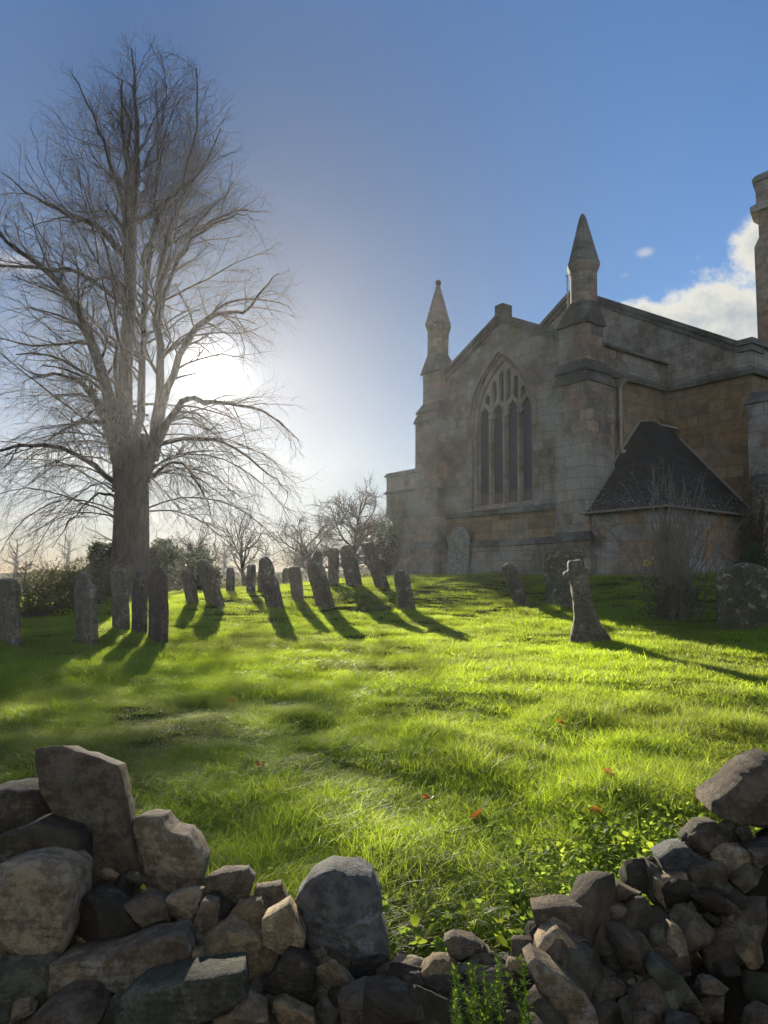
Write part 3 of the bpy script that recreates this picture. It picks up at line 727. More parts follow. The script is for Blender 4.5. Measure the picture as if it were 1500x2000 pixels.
# ------------------------------------------------------------------ the tumbled wall
def c6(L): return [(x / 1.9737, 1420 + y / 1.9737) for x, y in L]
def c7(L): return [(740 + x / 1.9737, 1420 + y / 1.9737) for x, y in L]
def rubble(poly, name, mat, label, Y=None, T=None, chips=.35, prof=RP, group='stones of the tumbled dry stone wall', jit=None, seed=None):
    P = np.array(poly); cx, cy = P.mean(0)
    if Y is None: Y = 2.42 - (cy - 1600) / 400 * .55
    W3 = np.array([at(p[0], p[1], Y) for p in P]); c = W3.mean(0)
    P2 = np.c_[W3[:, 0] - c[0], W3[:, 2] - c[2]]
    size = math.sqrt(max(np.ptp(P2[:, 0]), .02) * max(np.ptp(P2[:, 1]), .02))
    if T is None: T = size * .9
    sd = seed if seed is not None else random.random() * 50
    V, Fc = ringed(P2, T, prof, jit if jit is not None else size * (.020 if prof is RP else .014), 5.0 / size, 150, sd, 0, chips, 6 if prof is RP else 3)
    V[:, 1] -= T * .25
    o = mesh_np(name, V, Fc, mat); o.location = tuple(c)
    # a little auto-sharpness: split on steep edges
    tag(o, label, 'stone', group); return o
LS = [
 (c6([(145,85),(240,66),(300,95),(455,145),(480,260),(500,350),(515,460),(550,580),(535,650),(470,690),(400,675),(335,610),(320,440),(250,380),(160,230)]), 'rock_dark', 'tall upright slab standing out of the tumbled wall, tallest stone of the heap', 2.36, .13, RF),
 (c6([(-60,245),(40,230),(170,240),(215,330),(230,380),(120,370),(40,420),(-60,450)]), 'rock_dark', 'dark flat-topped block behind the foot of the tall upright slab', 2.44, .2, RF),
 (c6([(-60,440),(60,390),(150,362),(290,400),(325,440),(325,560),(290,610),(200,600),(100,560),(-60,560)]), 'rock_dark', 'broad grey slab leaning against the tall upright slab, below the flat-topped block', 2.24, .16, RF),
 (c6([(-60,560),(0,535),(120,515),(240,540),(278,590),(270,800),(230,890),(100,930),(-60,935)]), 'rock_grey', 'big rounded block with a pale lichened top, left of the long slabs', 2.06, .26, RP),
 (c6([(500,355),(610,352),(650,410),(720,420),(790,530),(780,600),(700,640),(580,668),(552,600),(540,500),(510,420)]), 'rock_grey', 'craggy pale stone lit along its edge, right beside the tall upright slab', 2.36, .2, RP),
 (c6([(785,590),(850,565),(950,560),(978,600),(950,680),(880,705),(800,670)]), 'rock_dark', 'dark squared stone on the crest between the craggy pale stone and the dome boulder', None, None, RP),
 (c6([(640,660),(720,630),(780,640),(775,720),(720,755),(650,740)]), 'rock_grey', 'small brown-grey block tucked under the craggy pale stone', None, None, RP),
 (c6([(270,700),(330,650),(400,670),(500,740),(550,800),(540,840),(440,860),(300,900),(265,860)]), 'rock_dark', 'dull brown stone under the foot of the tall upright slab', None, None, RP),
 (c6([(470,690),(560,650),(640,690),(655,790),(600,820),(550,790)]), 'rock_dark', 'dark wedge stone just right of the foot of the tall upright slab', None, None, RP),
 (c6([(735,790),(780,670),(835,680),(840,760),(760,830),(720,850)]), 'rock_grey', 'narrow tilted grey stone beside the dark gap in the heap', None, None, RP),
 (c6([(195,910),(440,870),(560,820),(720,795),(745,870),(730,940),(560,990),(330,1020),(190,1030)]), 'rock_grey', 'long grey slab with a sunlit top edge, upper of the two long slabs', 2.0, .14, RF),
 (c6([(740,850),(850,780),(1000,830),(1085,870),(1050,960),(960,1010),(900,945),(770,950)]), 'rock_buff', 'broad buff stone below the yellow squared stone', None, None, RP),
 (c6([(860,760),(900,700),(1000,670),(1045,720),(1010,800),(950,830)]), 'rock_buff', 'brown angular stone touching the left of the yellow squared stone', None, None, RP),
 (c6([(1010,740),(1110,680),(1180,810),(1170,860),(1090,870),(1015,830)]), 'rock_buff', 'yellow squared stone with chipped lit faces beside the dome boulder', 2.06, .10, RF),
 (c6([(970,625),(1080,610),(1110,670),(1040,705),(965,670)]), 'rock_grey', 'flat pale stone at the edge of the grass behind the yellow squared stone', None, None, RP),
 (c6([(445,1060),(500,1010),(720,960),(940,932),(958,1020),(880,1080),(700,1150),(450,1160)]), 'rock_green', 'long green-stained slab, lower of the two long slabs', 1.86, .14, RF),
 (c6([(-60,940),(150,920),(185,960),(180,1080),(100,1150),(-60,1160)]), 'rock_green', 'greenish block directly below the big rounded block', 1.95, .2, RP),
 (c6([(130,1110),(220,1055),(330,1065),(390,1120),(380,1160),(120,1160)]), 'rock_dark', 'dark low stone left of the long green-stained slab', 1.86, .15, RP),
 (c6([(1115,690),(1170,610),(1260,560),(1380,570),(1440,600),(1475,680),(1470,780),(1510,900),(1480,980),(1280,1010),(1230,960),(1180,860)]), 'rock_blue', 'large blue-grey dome boulder with a rounded lichened top', 2.12, .26, RP),
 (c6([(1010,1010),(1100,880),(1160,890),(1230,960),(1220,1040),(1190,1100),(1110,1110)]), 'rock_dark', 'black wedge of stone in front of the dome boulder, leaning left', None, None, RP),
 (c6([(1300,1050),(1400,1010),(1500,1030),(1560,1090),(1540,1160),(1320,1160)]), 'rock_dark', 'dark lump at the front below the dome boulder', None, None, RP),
 (c6([(1045,1070),(1080,1060),(1210,1120),(1220,1160),(1060,1160)]), 'rock_buff', 'small buff sliver at the front below the black wedge of stone', None, None, RP),
 (c6([(820,1130),(950,1050),(1030,1090),(1040,1160),(820,1160)]), 'rock_grey', 'ragged brown-grey stone right of the long green-stained slab', None, None, RP),
 (c6([(735,870),(770,870),(800,945),(745,950)]), 'rock_buff', 'small buff chip wedged above the long green-stained slab', 1.98, .06, RP),
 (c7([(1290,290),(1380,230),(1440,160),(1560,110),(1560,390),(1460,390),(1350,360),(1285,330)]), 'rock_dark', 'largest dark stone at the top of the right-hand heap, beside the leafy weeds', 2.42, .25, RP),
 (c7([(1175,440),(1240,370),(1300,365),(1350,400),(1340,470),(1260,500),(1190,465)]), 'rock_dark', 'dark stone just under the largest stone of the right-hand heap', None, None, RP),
 (c7([(1075,500),(1130,465),(1190,458),(1260,520),(1350,620),(1340,640),(1210,590),(1090,545)]), 'rock_blue', 'long grey stone sloping down to the right on the right-hand heap', 2.3, .12, RF),
 (c7([(1060,575),(1180,560),(1195,600),(1170,680),(1100,705),(1060,650)]), 'rock_grey', 'squared grey stone right below the long sloping grey stone', 2.26, .12, RF),
 (c7([(875,640),(920,600),(990,640),(1040,660),(960,690),(880,670)]), 'rock_grey', 'small pointed pale stone at the grass edge of the right-hand heap', None, None, RP),
 (c7([(590,700),(700,680),(820,690),(835,755),(760,800),(640,790),(600,750)]), 'rock_grey', 'flat-topped brown stone at the grass edge above the light triangular stone', None, None, RF),
 (c7([(608,850),(640,795),(690,770),(740,820),(830,905),(820,935),(740,940),(620,890)]), 'rock_buff', 'light triangular stone, the palest one in the gap of the wall', 2.06, .1, RF),
 (c7([(250,830),(290,808),(370,825),(440,880),(400,920),(290,910)]), 'rock_dark', 'low dark stone at the bottom of the gap, left of the light triangular stone', None, None, RP),
 (c7([(565,910),(600,885),(700,950),(790,1020),(830,1080),(850,1160),(740,1160),(620,1030)]), 'rock_grey', 'long smooth slab sliding down to the right from the light triangular stone', 1.92, .12, RF),
 (c7([(150,960),(210,910),(280,905),(345,990),(330,1060),(270,1060),(190,1010)]), 'rock_buff', 'brown stone left of the small leafy plant in the wall gap', None, None, RP),
 (c7([(80,960),(160,970),(210,1030),(240,1110),(190,1110),(100,1040)]), 'rock_dark', 'narrow dark stone between the dome boulder and the plant in the gap', None, None, RP),
 (c7([(-60,1020),(60,1020),(170,1080),(180,1130),(150,1160),(-60,1160)]), 'rock_dark', 'wide dark stone at the front, right of the lump below the dome boulder', 1.84, .12, RP),
 (c7([(1290,500),(1350,460),(1450,480),(1440,540),(1360,600),(1310,560)]), 'rock_grey', 'roundish grey stone right of the long sloping grey stone', None, None, RP),
 (c7([(1420,470),(1560,440),(1560,620),(1460,600)]), 'rock_dark', 'dark upright stone under the right side of the largest heap stone', None, None, RF),
 (c7([(1110,850),(1130,760),(1160,770),(1190,820),(1200,910),(1150,910)]), 'rock_grey', 'narrow pointed stone standing on end in the right-hand heap', None, None, RP),
 (c7([(905,860),(960,800),(1030,810),(1060,860),(1000,920),(930,905)]), 'rock_dark', 'rounded brown stone between the light triangular stone and the pointed one', None, None, RP),
 (c7([(1395,890),(1430,820),(1490,850),(1490,910),(1430,940)]), 'rock_buff', 'squat buff stone at the far right of the heap, low down', None, None, RP),
 (c7([(1030,1080),(1080,1065),(1130,1090),(1120,1140),(1040,1140)]), 'rock_dark', 'small dark round stone at the front below the green-stained one', None, None, RP),
 (c7([(1035,940),(1080,900),(1160,950),(1230,1050),(1180,1060),(1080,1010)]), 'rock_green', 'green-stained slanting stone in the lower right-hand heap', None, None, RF),
 (c7([(1360,600),(1440,535),(1530,590),(1500,640),(1400,640)]), 'rock_dark', 'dark stone below the roundish grey stone of the right-hand heap', None, None, RP),
 (c7([(1200,650),(1300,640),(1390,690),(1370,720),(1270,720)]), 'rock_dark', 'thin flat stone below the end of the long sloping grey stone', None, None, RP),
 (c7([(1240,980),(1300,975),(1350,1010),(1320,1040),(1250,1030)]), 'rock_grey', 'small flat grey stone right of the green-stained slanting stone', None, None, RP),
 (c7([(840,700),(920,690),(1020,720),(1000,760),(890,760)]), 'rock_dark', 'thin dark slab under the small pointed pale stone', None, None, RP),
 (c7([(500,905),(570,910),(600,960),(560,980),(490,950)]), 'rock_buff', 'small brown stone at the left foot of the light triangular stone', None, None, RP),
]
for i, (poly, mt, lab, Y, T, pr) in enumerate(LS):
    rubble(poly, 'wall_stone', M[mt], lab, Y, T, prof=pr, seed=i * 1.7 + 2)
# smaller fragments filling the heap: four shapes copied
frag = []
for i in range(5):
    ang = np.sort(rng.uniform(0, 2 * math.pi, 9)); rr_ = rng.uniform(.6, 1, 9)
    P2 = np.c_[np.cos(ang) * rr_ * .07, np.sin(ang) * rr_ * .05]
    V, Fc = ringed(P2, .09, RP, .0025, 40, 48, i * 5.1, 0, .4, 6); V[:, 1] -= .045
    me = mesh_np('stone_fragment', V, Fc, M[['rock_dark', 'rock_grey', 'rock_dark', 'rock_buff', 'rock_green'][i]])
    frag.append(me)
nfr = 0
def ridge(x): return float(np.interp(x, RID_X, RID_Z))
RPX = [(0,1560),(250,1640),(400,1720),(560,1765),(700,1850),(830,1905),(1000,1845),(1180,1740),(1300,1650),(1400,1570),(1500,1520)]
for i in range(270):
    px = random.uniform(760, 1520) if i % 9 < 6 else random.uniform(-20, 760)
    top = float(np.interp(px, [q[0] for q in RPX], [q[1] for q in RPX])) + 18
    py = random.uniform(top, 2015); Y = 2.42 - (py - 1600) / 400 * .55 + random.uniform(.02, .10); P = at(px, py, Y)
    s_ = random.uniform(.5, 1.5) if px > 760 else random.uniform(.45, 1.0)
    f = frag[i % 5 if px < 760 or i % 7 == 0 or i < 5 else (0, 2, 0, 2, 4)[i % 5]]; o = f if i < 5 else f.copy()
    if i >= 5: COL.objects.link(o)
    o.location = tuple(P); o.rotation_euler = (random.uniform(-.9, .9), random.uniform(-.9, .9), random.uniform(0, 6.28)); o.scale = (s_ * random.uniform(.8, 1.5), s_, s_ * random.uniform(.7, 1.1))
    tag(o, 'small dull stone fragment lying loose among the larger stones of the broken wall', 'stone', 'small loose fragments of the broken wall')
# the wall carries on out of view on both sides
for sgn in (-1, 1):
    for i in range(26):
        x = sgn * random.uniform(1.35, 3.2); y = random.uniform(1.7, 2.5); s_ = random.uniform(1.5, 3.2)
        o = frag[i % 5].copy(); COL.objects.link(o); o.location = (x, y, zg1(x, y) + random.uniform(0, .12)); o.scale = (s_, s_, s_)
        o.rotation_euler = (random.uniform(-.5, .5), random.uniform(-.5, .5), random.uniform(0, 6.28))
        tag(o, 'larger dull stone of the broken wall beyond the ends of the two heaps', 'stone', 'wall stones beyond the heaps')


# ------------------------------------------------------------------ headstones
def outline(kind, w, h):
    hw = w / 2
    if kind == 'round': return [(-hw, -.25), (hw, -.25), (hw, h - hw * .8)] + [(hw * math.cos(t), h - hw * .8 + hw * .8 * math.sin(t)) for t in np.linspace(.15, math.pi - .15, 12)] + [(-hw, h - hw * .8)]
    if kind == 'flat': return [(-hw, -.25), (hw, -.25), (hw, h - .02), (hw * .5, h), (0, h - .008), (-hw * .5, h), (-hw, h - .02)]
    if kind == 'shoulder':
        s_ = hw * .62
        return [(-hw, -.25), (hw, -.25), (hw, h - s_ * .9), (hw * .86, h - s_ * .72), (s_, h - s_ * .78)] + [(s_ * math.cos(t), h - s_ * .7 + s_ * .7 * math.sin(t)) for t in np.linspace(.1, math.pi - .1, 9)] + [(-s_, h - s_ * .78), (-hw * .86, h - s_ * .72), (-hw, h - s_ * .9)]
    if kind == 'ogee': return [(-hw, -.25), (hw, -.25), (hw, h * .86), (hw * .8, h * .90), (hw * .45, h * .93), (hw * .2, h * .99), (0, h), (-hw * .2, h * .99), (-hw * .45, h * .93), (-hw * .8, h * .90), (-hw, h * .86)]
    if kind == 'disc':
        r = hw * .78; zc = h - r
        return [(-hw, -.25), (hw, -.25), (hw * .95, h - 2 * r - .05), (r * .62, zc - r * .85)] + [(r * math.cos(t), zc + r * math.sin(t)) for t in np.linspace(-.75, math.pi + .75, 16)] + [(-r * .62, zc - r * .85), (-hw * .95, h - 2 * r - .05)]
    if kind == 'gothic':
        return [(-hw, -.25), (hw, -.25), (hw, h * .8), (hw * .75, h * .9), (hw * .4, h * .965), (0, h), (-hw * .4, h * .965), (-hw * .75, h * .9), (-hw, h * .8)]
def headstone(xb, yb, Y, hpx, wpx, lean, kind, T, mat, label, extra_rz=0, name='headstone', dz=0.0):
    """xb,yb = foot of the stone in the photo; lean = sideways shift of its top in px"""
    P = at(xb, yb, Y); gz = zg1(P[0], P[1]); 
    va = math.atan2(P[0], P[1]); pr = np.array([math.cos(va), -math.sin(va)]); fa, fb = abs(AV[:2] @ pr), abs(BV[:2] @ pr)
    hm_ = hpx * Y / F; ang = math.atan(-lean / hpx / fb)
    h = hm_ / max(.6, math.cos(ang)) + max(0, P[2] - gz); 
    w = min(1.2, max(.34, (wpx * (.84 if xb < 330 else .95) * Y / F - T * fb) / fa))
    V, Fc = ringed(outline(kind, w, h), T, GP, .010, 5.0, 72, xb * .01, 1, .25); V[:, 1] -= T / 2
    o = mesh_np(name, V, Fc, M[mat], smoothf=True)
    o.location = (P[0], P[1], gz + .0 + dz); o.rotation_euler = (ang, random.uniform(-.03, .03), RZ + extra_rz)
    tag(o, label, 'headstone', 'old leaning headstones in the churchyard grass'); return o
HS = [
 (20, 1262, 12.0, 128, 62, -14, 'flat', .12, 'grave', 'dark headstone cut by the left edge of the view, by the brushwood hedge'),
 (170, 1268, 12.0, 142, 50, -12, 'shoulder', .11, 'grave', 'leftmost headstone of the four in the shade of the big lime tree'),
 (237, 1231, 14.0, 118, 40, -8, 'flat', .11, 'grave', 'second headstone of the shaded four, flat topped, set a little farther off'),
 (272, 1243, 13.2, 126, 36, -3, 'shoulder', .11, 'grave', 'narrow headstone third in the shaded four, almost touching the sunlit-shouldered one'),
 (309, 1257, 12.2, 147, 46, -4, 'ogee', .12, 'grave_red', 'tallest headstone of the shaded four with a curved lit shoulder'),
 (377, 1179, 18.5, 66, 26, -14, 'round', .11, 'grave', 'short headstone tilting left beside the steeply leaning round one'),
 (421, 1185, 18.0, 86, 37, -27, 'round', .12, 'grave', 'round-headed headstone leaning steeply left, right of the lime tree'),
 (450, 1168, 22.0, 48, 15, -2, 'round', .11, 'grave', 'tiny far headstone just right of the steeply leaning round one'),
 (489, 1177, 21.0, 56, 16, 0, 'flat', .12, 'grave', 'small far headstone, left one of the pair beside the disc-headed stone'),
 (512, 1177, 21.0, 52, 18, 0, 'round', .12, 'grave', 'small far headstone, right one of the pair beside the disc-headed stone'),
 (538, 1192, 17.5, 100, 38, -24, 'disc', .14, 'grave', 'disc-headed stone leaning left in the middle row of the graves'),
 (582, 1184, 18.5, 68, 26, -8, 'flat', .11, 'grave', 'narrow square-topped headstone right of the disc-headed stone'),
 (636, 1196, 17.6, 88, 40, -26, 'gothic', .12, 'grave', 'pointed headstone leaning far over to the left, its long shadow beside it'),
 (619, 1150, 23.0, 66, 19, 0, 'round', .12, 'grave', 'far upright round-topped headstone behind the pointed leaning one'),
 (651, 1147, 21.5, 70, 23, -2, 'flat', .12, 'grave', 'upright square-topped headstone on the crest below the fruit tree'),
 (692, 1144, 20.5, 78, 34, -16, 'round', .12, 'grave', 'headstone on the crest leaning left, just below the taller fruit tree'),
 (748, 1150, 19.5, 88, 30, -32, 'flat', .12, 'grave', 'tall flat headstone leaning left on the crest beside the church corner'),
 (797, 1195, 17.0, 80, 34, -16, 'round', .12, 'grave', 'headstone with a bright rim leaning left at the edge of the church shadow'),
 (1018, 1184, 16.8, 80, 30, -26, 'round', .12, 'grave', 'round headstone leaning left inside the church shadow, before the window wall'),
 (1108, 1192, 15.4, 116, 84, -6, 'flat', .14, 'grave_moss', 'broad mossy slab standing in shade behind the broken cross'),
 (558, 1148, 28.0, 38, 10, 0, 'round', .12, 'grave', 'smallest far-off headstone on the skyline right of the disc-headed stone'),
]
for h_ in HS: headstone(*h_)
# slab leaning on the chancel wall
def slab():
    P = cw(-4.16, -.42, 1.6); gz = zg1(P[0], P[1])
    V, Fc = ringed(outline('round', .93, 1.50), .09, GP, .006, 5, 72, 5, 1, .1)
    o = mesh_np('grave_slab', V, Fc, M['grave_pale'], smoothf=True); o.location = (P[0], P[1], gz); o.rotation_euler = (R(-3), 0, RZ)
    tag(o, 'pale round-topped grave slab propped against the foot of the chancel wall', 'headstone', 'old leaning headstones in the churchyard grass')
slab()
# thick mossy stone at the right edge
P = at(1462, 1236, 12.0); gz = zg1(P[0], P[1])
V, Fc = ringed([(-.42,-.3),(.42,-.3),(.44,.78),(.30,.98),(.0,1.07),(-.30,.99),(-.43,.86)], .26, GP, .016, 4, 72, 9, 1, .4); V[:, 1] -= .13
o = mesh_np('headstone', V, Fc, M['grave_moss'], smoothf=True); o.location = (P[0], P[1], gz); o.rotation_euler = (R(9), R(-3), RZ + R(38))
tag(o, 'thick green-mossed headstone at the right edge in front of the dark shrub', 'headstone', 'old leaning headstones in the churchyard grass')
# broken cross on a flared shaft
P = at(1157, 1258, 11.5); gz = zg1(P[0], P[1]); 
hh = 168 * 11.5 / F
def extruded(out, T, jit, freq, n, seed, inset=.022):
    P = resample(out, n); P = .2 * np.roll(P, 1, 0) + .6 * P + .2 * np.roll(P, -1, 0)
    tg = np.roll(P, -1, 0) - np.roll(P, 1, 0); nr_ = np.c_[tg[:, 1], -tg[:, 0]]; nr_ /= np.linalg.norm(nr_, axis=1, keepdims=True)
    V = np.concatenate([np.c_[(P - nr_ * i_)[:, 0], np.full(n, d_), (P - nr_ * i_)[:, 1]] for i_, d_ in ((inset, 0), (inset * .3, .012), (0, .03), (0, T * .5), (0, T - .03), (inset * .3, T - .012), (inset, T))])
    for i in range(len(V)): V[i] += np.array(mn.noise_vector(Vector(V[i]) * freq + Vector((seed, 0, 0))) + mn.noise_vector(Vector(V[i]) * freq * 3) * .5) * jit
    F_ = [(j_ * n + i, j_ * n + (i + 1) % n, (j_ + 1) * n + (i + 1) % n, (j_ + 1) * n + i) for j_ in range(6) for i in range(n)]
    F_ += [tuple(range(n))[::-1], tuple(6 * n + i for i in range(n))]; return V, F_
H = 165 * 11.5 / F
cr = [(-.33,-.25),(.31,-.25),(.29,.06),(.20,.24),(.17,.40),(.145,.60),(.13,H-.34),(.15,H-.26),(.22,H-.22),(.225,H-.16),(.11,H-.13),(.095,H),(-.095,H),(-.11,H-.13),(-.20,H-.16),(-.205,H-.22),(-.14,H-.27),(-.12,H-.36),(-.14,.60),(-.17,.40),(-.24,.24),(-.31,.06)]
V, F_ = extruded(cr, .17, .017, 9.0, 150, 3); V[:, 1] -= .085
crs = mesh_obj('stone_cross', V, F_, M['grave'], smoothf=True); crs.location = (P[0] - .02, P[1], gz); crs.rotation_euler = (R(6), R(-11), RZ + R(46))
tag(crs, 'weathered stone cross with stubby arms and flared shaft, leaning in the sun', 'grave cross')


# ------------------------------------------------------------------ trees
def tubes(lines, sides):
    """lines: list of (pts (n,3), radii (n)) -> V, [F]"""
    groups = {}
    for p, r in lines: groups.setdefault(len(p), []).append((p, r))
    Vs = []; Fs = []; off = 0
    for n, L in groups.items():
        P = np.array([l[0] for l in L]); Rr = np.array([l[1] for l in L]); m = len(L)
        d = np.empty_like(P); d[:, 1:-1] = P[:, 2:] - P[:, :-2]; d[:, 0] = P[:, 1] - P[:, 0]; d[:, -1] = P[:, -1] - P[:, -2]
        d /= np.linalg.norm(d, axis=2, keepdims=True) + 1e-9
        ref = np.where(np.abs(d[..., 2:3]) > .92, np.array([1.0, 0, 0]), np.array([0, 0, 1.0]))
        ref = np.repeat(ref[:, :1], n, 1) * 1.0
        u = np.cross(d, ref); u /= np.linalg.norm(u, axis=2, keepdims=True) + 1e-9; v = np.cross(d, u)
        a = np.arange(sides) * 2 * math.pi / sides
        V = P[:, :, None] + Rr[:, :, None, None] * (np.cos(a)[None, None, :, None] * u[:, :, None] + np.sin(a)[None, None, :, None] * v[:, :, None])
        Vs.append(V.reshape(-1, 3))
        b = off + (np.arange(m)[:, None, None] * n + np.arange(n - 1)[None, :, None]) * sides
        i = np.arange(sides)[None, None]; j = (i + 1) % sides
        Fs.append(np.stack([b + i, b + j, b + sides + j, b + sides + i], -1).reshape(-1, 4)); off += m * n * sides
    return np.concatenate(Vs), [np.concatenate(Fs)]
def walk(p, d, length, r0, r1, n, wander, pull, rg):
    pts = [p]; d = d / np.linalg.norm(d); st = length / (n - 1)
    for i in range(n - 1):
        d = d + rg.normal(0, wander, 3) + pull * st; d /= np.linalg.norm(d); p = p + d * st; pts.append(p)
    return np.array(pts), np.linspace(r0, r1, n)
def side_dir(d, ang, rg):
    d = d / np.linalg.norm(d); a = rg.normal(size=3); a -= d * a.dot(d); a /= np.linalg.norm(a)
    return d * math.cos(ang) + a * math.sin(ang)
def sprout(parent, spacing, lenf, r_ratio, n, ang, wander, pullf, rg, t0=.2, rmin=.003):
    out = []
    pts, rad = parent; seg = np.linalg.norm(pts[1:] - pts[:-1], axis=1); L = seg.sum(); cum = np.r_[0, np.cumsum(seg)]
    k = max(1, int(L * (1 - t0) / spacing)); 
    for i in range(k):
        t = t0 + (1 - t0) * (i + rg.uniform(.1, .9)) / k; s_ = t * L; j = min(len(seg) - 1, int(np.searchsorted(cum, s_) - 1)); j = max(j, 0)
        f = (s_ - cum[j]) / seg[j]; p = pts[j] * (1 - f) + pts[j+1] * f; d = pts[j+1] - pts[j]
        r = (rad[j] * (1 - f) + rad[j+1] * f)
        ln = lenf(t, L) * rg.uniform(.6, 1.25); dd = side_dir(d, rg.uniform(*ang), rg)
        out.append(walk(p, dd, ln, max(rmin, r * r_ratio), max(rmin * .6, r * r_ratio * .35), n, wander, pullf(p), rg))
    return out

def lime_tree():
    rg = np.random.default_rng(11); Y0 = 26.0
    B = at(252, 1168, Y0); gz = zg1(B[0], B[1])
    root = empty('lime_tree', (B[0], B[1], gz)); tag(root, 'tall bare winter lime tree with the low sun shining through its branches', 'tree')
    org = np.array([B[0], B[1], gz])
    def inside(p, k=1.0):
        Rr = np.interp(p[2], [0, 1.5, 3.5, 6.5, 9.9, 13.4, 15.0, 17.7, 19.3, 20], [4.9, 5.9, 6.6, 6.9, 6.4, 5.3, 4.5, 3.2, 1.6, .5]); return math.hypot(p[0] + .1, p[1]) < Rr * k and p[2] > .9
    def trim(lines, k=1.0):
        out = []
        for p, r in lines:
            if not inside(p[0], k * 1.03): continue
            if not inside(p[-1], k):
                f = .75
                while f > .2 and not inside(p[0] + (p[-1] - p[0]) * f, k): f -= .15
                if p[-1][2] > .9: p = p[0] + (p - p[0]) * max(f, .25)
                else: p = p.copy(); p[:, 2] = np.maximum(p[:, 2], .9 + (p[:, 2] - .9) * .1)
            out.append((p, r))
        return out
    def tp(px, py, dy=0.0): return at(px, py, Y0) * np.array([1, 0, 1]) + np.array([0, Y0 + dy, 0]) - org
    def line(L, r0, r1, dy=0.0, n=None):
        P = np.array([tp(x, y, dy * i / (len(L) - 1)) for i, (x, y) in enumerate(L)])
        t = np.linspace(0, len(P) - 1, n or len(P) * 3); i = np.minimum(t.astype(int), len(P) - 2); f = (t - i)[:, None]
        # catmull-rom
        Pm = np.r_[2 * P[:1] - P[1:2], P, 2 * P[-1:] - P[-2:-1]]
        a, b, c, d = Pm[i], Pm[i+1], Pm[i+2], Pm[i+3]
        Q = .5 * ((2*b) + (-a + c) * f + (2*a - 5*b + 4*c - d) * f**2 + (-a + 3*b - 3*c + d) * f**3)
        Q += rg.normal(0, .03, Q.shape) * (r0 < .35)
        return Q, r0 + (r1 - r0) * (t / t[-1]) ** .8
    tl = []
    trunk = [line([(252,1200),(253,1120),(256,1020),(258,930),(260,850)], .70, .50)]
    trunk[0][1][:4] = [1.05, .86, .77, .73]
    stems = [line([(246,900),(243,800),(246,700),(252,600),(254,500),(250,430)], .29, .17), line([(250,440),(245,380),(240,300),(228,220),(222,150),(232,90)], .17, .02, 1.0),
             line([(254,500),(262,420),(270,330),(272,240),(268,150),(265,55)], .18, .02, -.5), line([(262,900),(270,800),(274,700),(272,600),(276,500),(286,400),(290,300),(288,200),(283,90)], .16, .02, 1.4),
             line([(225,960),(232,850),(236,720),(240,640),(236,540)], .11, .04, -1.0)]
    limbs = [line(*a) for a in [
        ([(282,940),(305,850),(318,741),(316,619),(326,538),(342,474),(369,431),(374,394),(400,300),(404,190)], .30, .03, -1.5),
        ([(316,619),(308,560),(310,505)], .16, .11, .8),
        ([(300,860),(338,760),(395,665),(455,640),(500,648),(552,600),(580,590)], .24, .02, -3),
        ([(342,474),(400,425),(450,385),(505,375),(528,340)], .15, .02, 2),
        ([(300,900),(335,825),(374,790),(428,800),(481,811),(535,832),(599,880)], .25, .02, -2),
        ([(240,880),(214,760),(190,670),(160,600),(118,555),(60,515),(28,450),(0,395),(-60,340)], .36, .04, -3),
        ([(232,920),(200,830),(165,770),(120,722),(66,700),(0,690),(-90,640)], .30, .03, 3),
        ([(246,500),(200,455),(144,442),(90,420),(30,380),(-20,350)], .22, .02, -3),
        ([(246,450),(215,410),(176,380),(107,362),(59,313),(12,292)], .18, .02, 3),
        ([(242,400),(225,330),(203,260),(160,180),(112,120)], .15, .02, -2),
        ([(262,430),(300,400),(340,350),(355,250),(345,140)], .16, .02, 2.5),
        ([(276,520),(320,450),(360,420),(420,400),(470,330),(500,350)], .15, .02, -3.5),
        ([(280,330),(310,280),(335,210),(330,140)], .08, .015, -1),
        ([(246,960),(190,910),(130,885),(60,900),(-10,930),(-60,990)], .17, .02, -3.5),
        ([(270,960),(320,930),(370,920),(420,960),(460,1020)], .15, .02, -3.5),
        ([(240,1000),(205,960),(150,960),(90,1000),(30,1060)], .12, .015, 3),
        ([(272,880),(340,850),(420,850),(500,900),(540,940)], .15, .02, 3),
        ([(244,860),(190,820),(110,800),(30,820),(-60,850)], .18, .02, 4),
        ([(310,700),(360,640),(430,560),(520,540),(565,560)], .14, .02, 3),
        ([(318,590),(370,520),(440,490),(500,500),(560,540)], .13, .02, -4),
        ([(248,600),(190,560),(130,570),(50,590),(0,620)], .15, .02, -4),
        ([(246,560),(190,520),(120,520),(40,500),(-40,470)], .14, .02, 4)]]
    # limbs that come forward and go back so the crown is round from any side
    for i in range(18):
        z = rg.uniform(4.5, 14.0); front = rg.choice([-1, 1]); ang = front * rg.uniform(.35, 1.25) * math.pi / 2 + (0 if rg.random() < .5 else math.pi)
        ang = rg.uniform(0, 2 * math.pi)
        d = np.array([math.cos(ang), math.sin(ang), .75 if z > 8 else .35])
        L = 6.8 * (1 - (z / 20) ** 2) + 1.2; p = np.array([rg.normal(0, .2), rg.normal(0, .3), z])
        limbs.append(walk(p, d, L * rg.uniform(.75, 1.0), .02 + .008 * L, .015, 11, .10, np.array([0, 0, .05 if z > 8 else -.02]), rg))
    for i in range(24):
        z = rg.uniform(10.5, 17.2); a = rg.uniform(0, 6.283); p = np.array([tp(258, 1147 - (z + .44 - 0) / .01733 * 1.0)[0] + rg.normal(0, .25), rg.normal(0, .3), z])
        limbs.append(walk(p, np.array([math.cos(a), math.sin(a), 1.0]), rg.uniform(2.2, 4.4) * (1.25 - (z - 11) / 12), .036, .012, 9, .11, np.array([0, 0, .02]), rg))
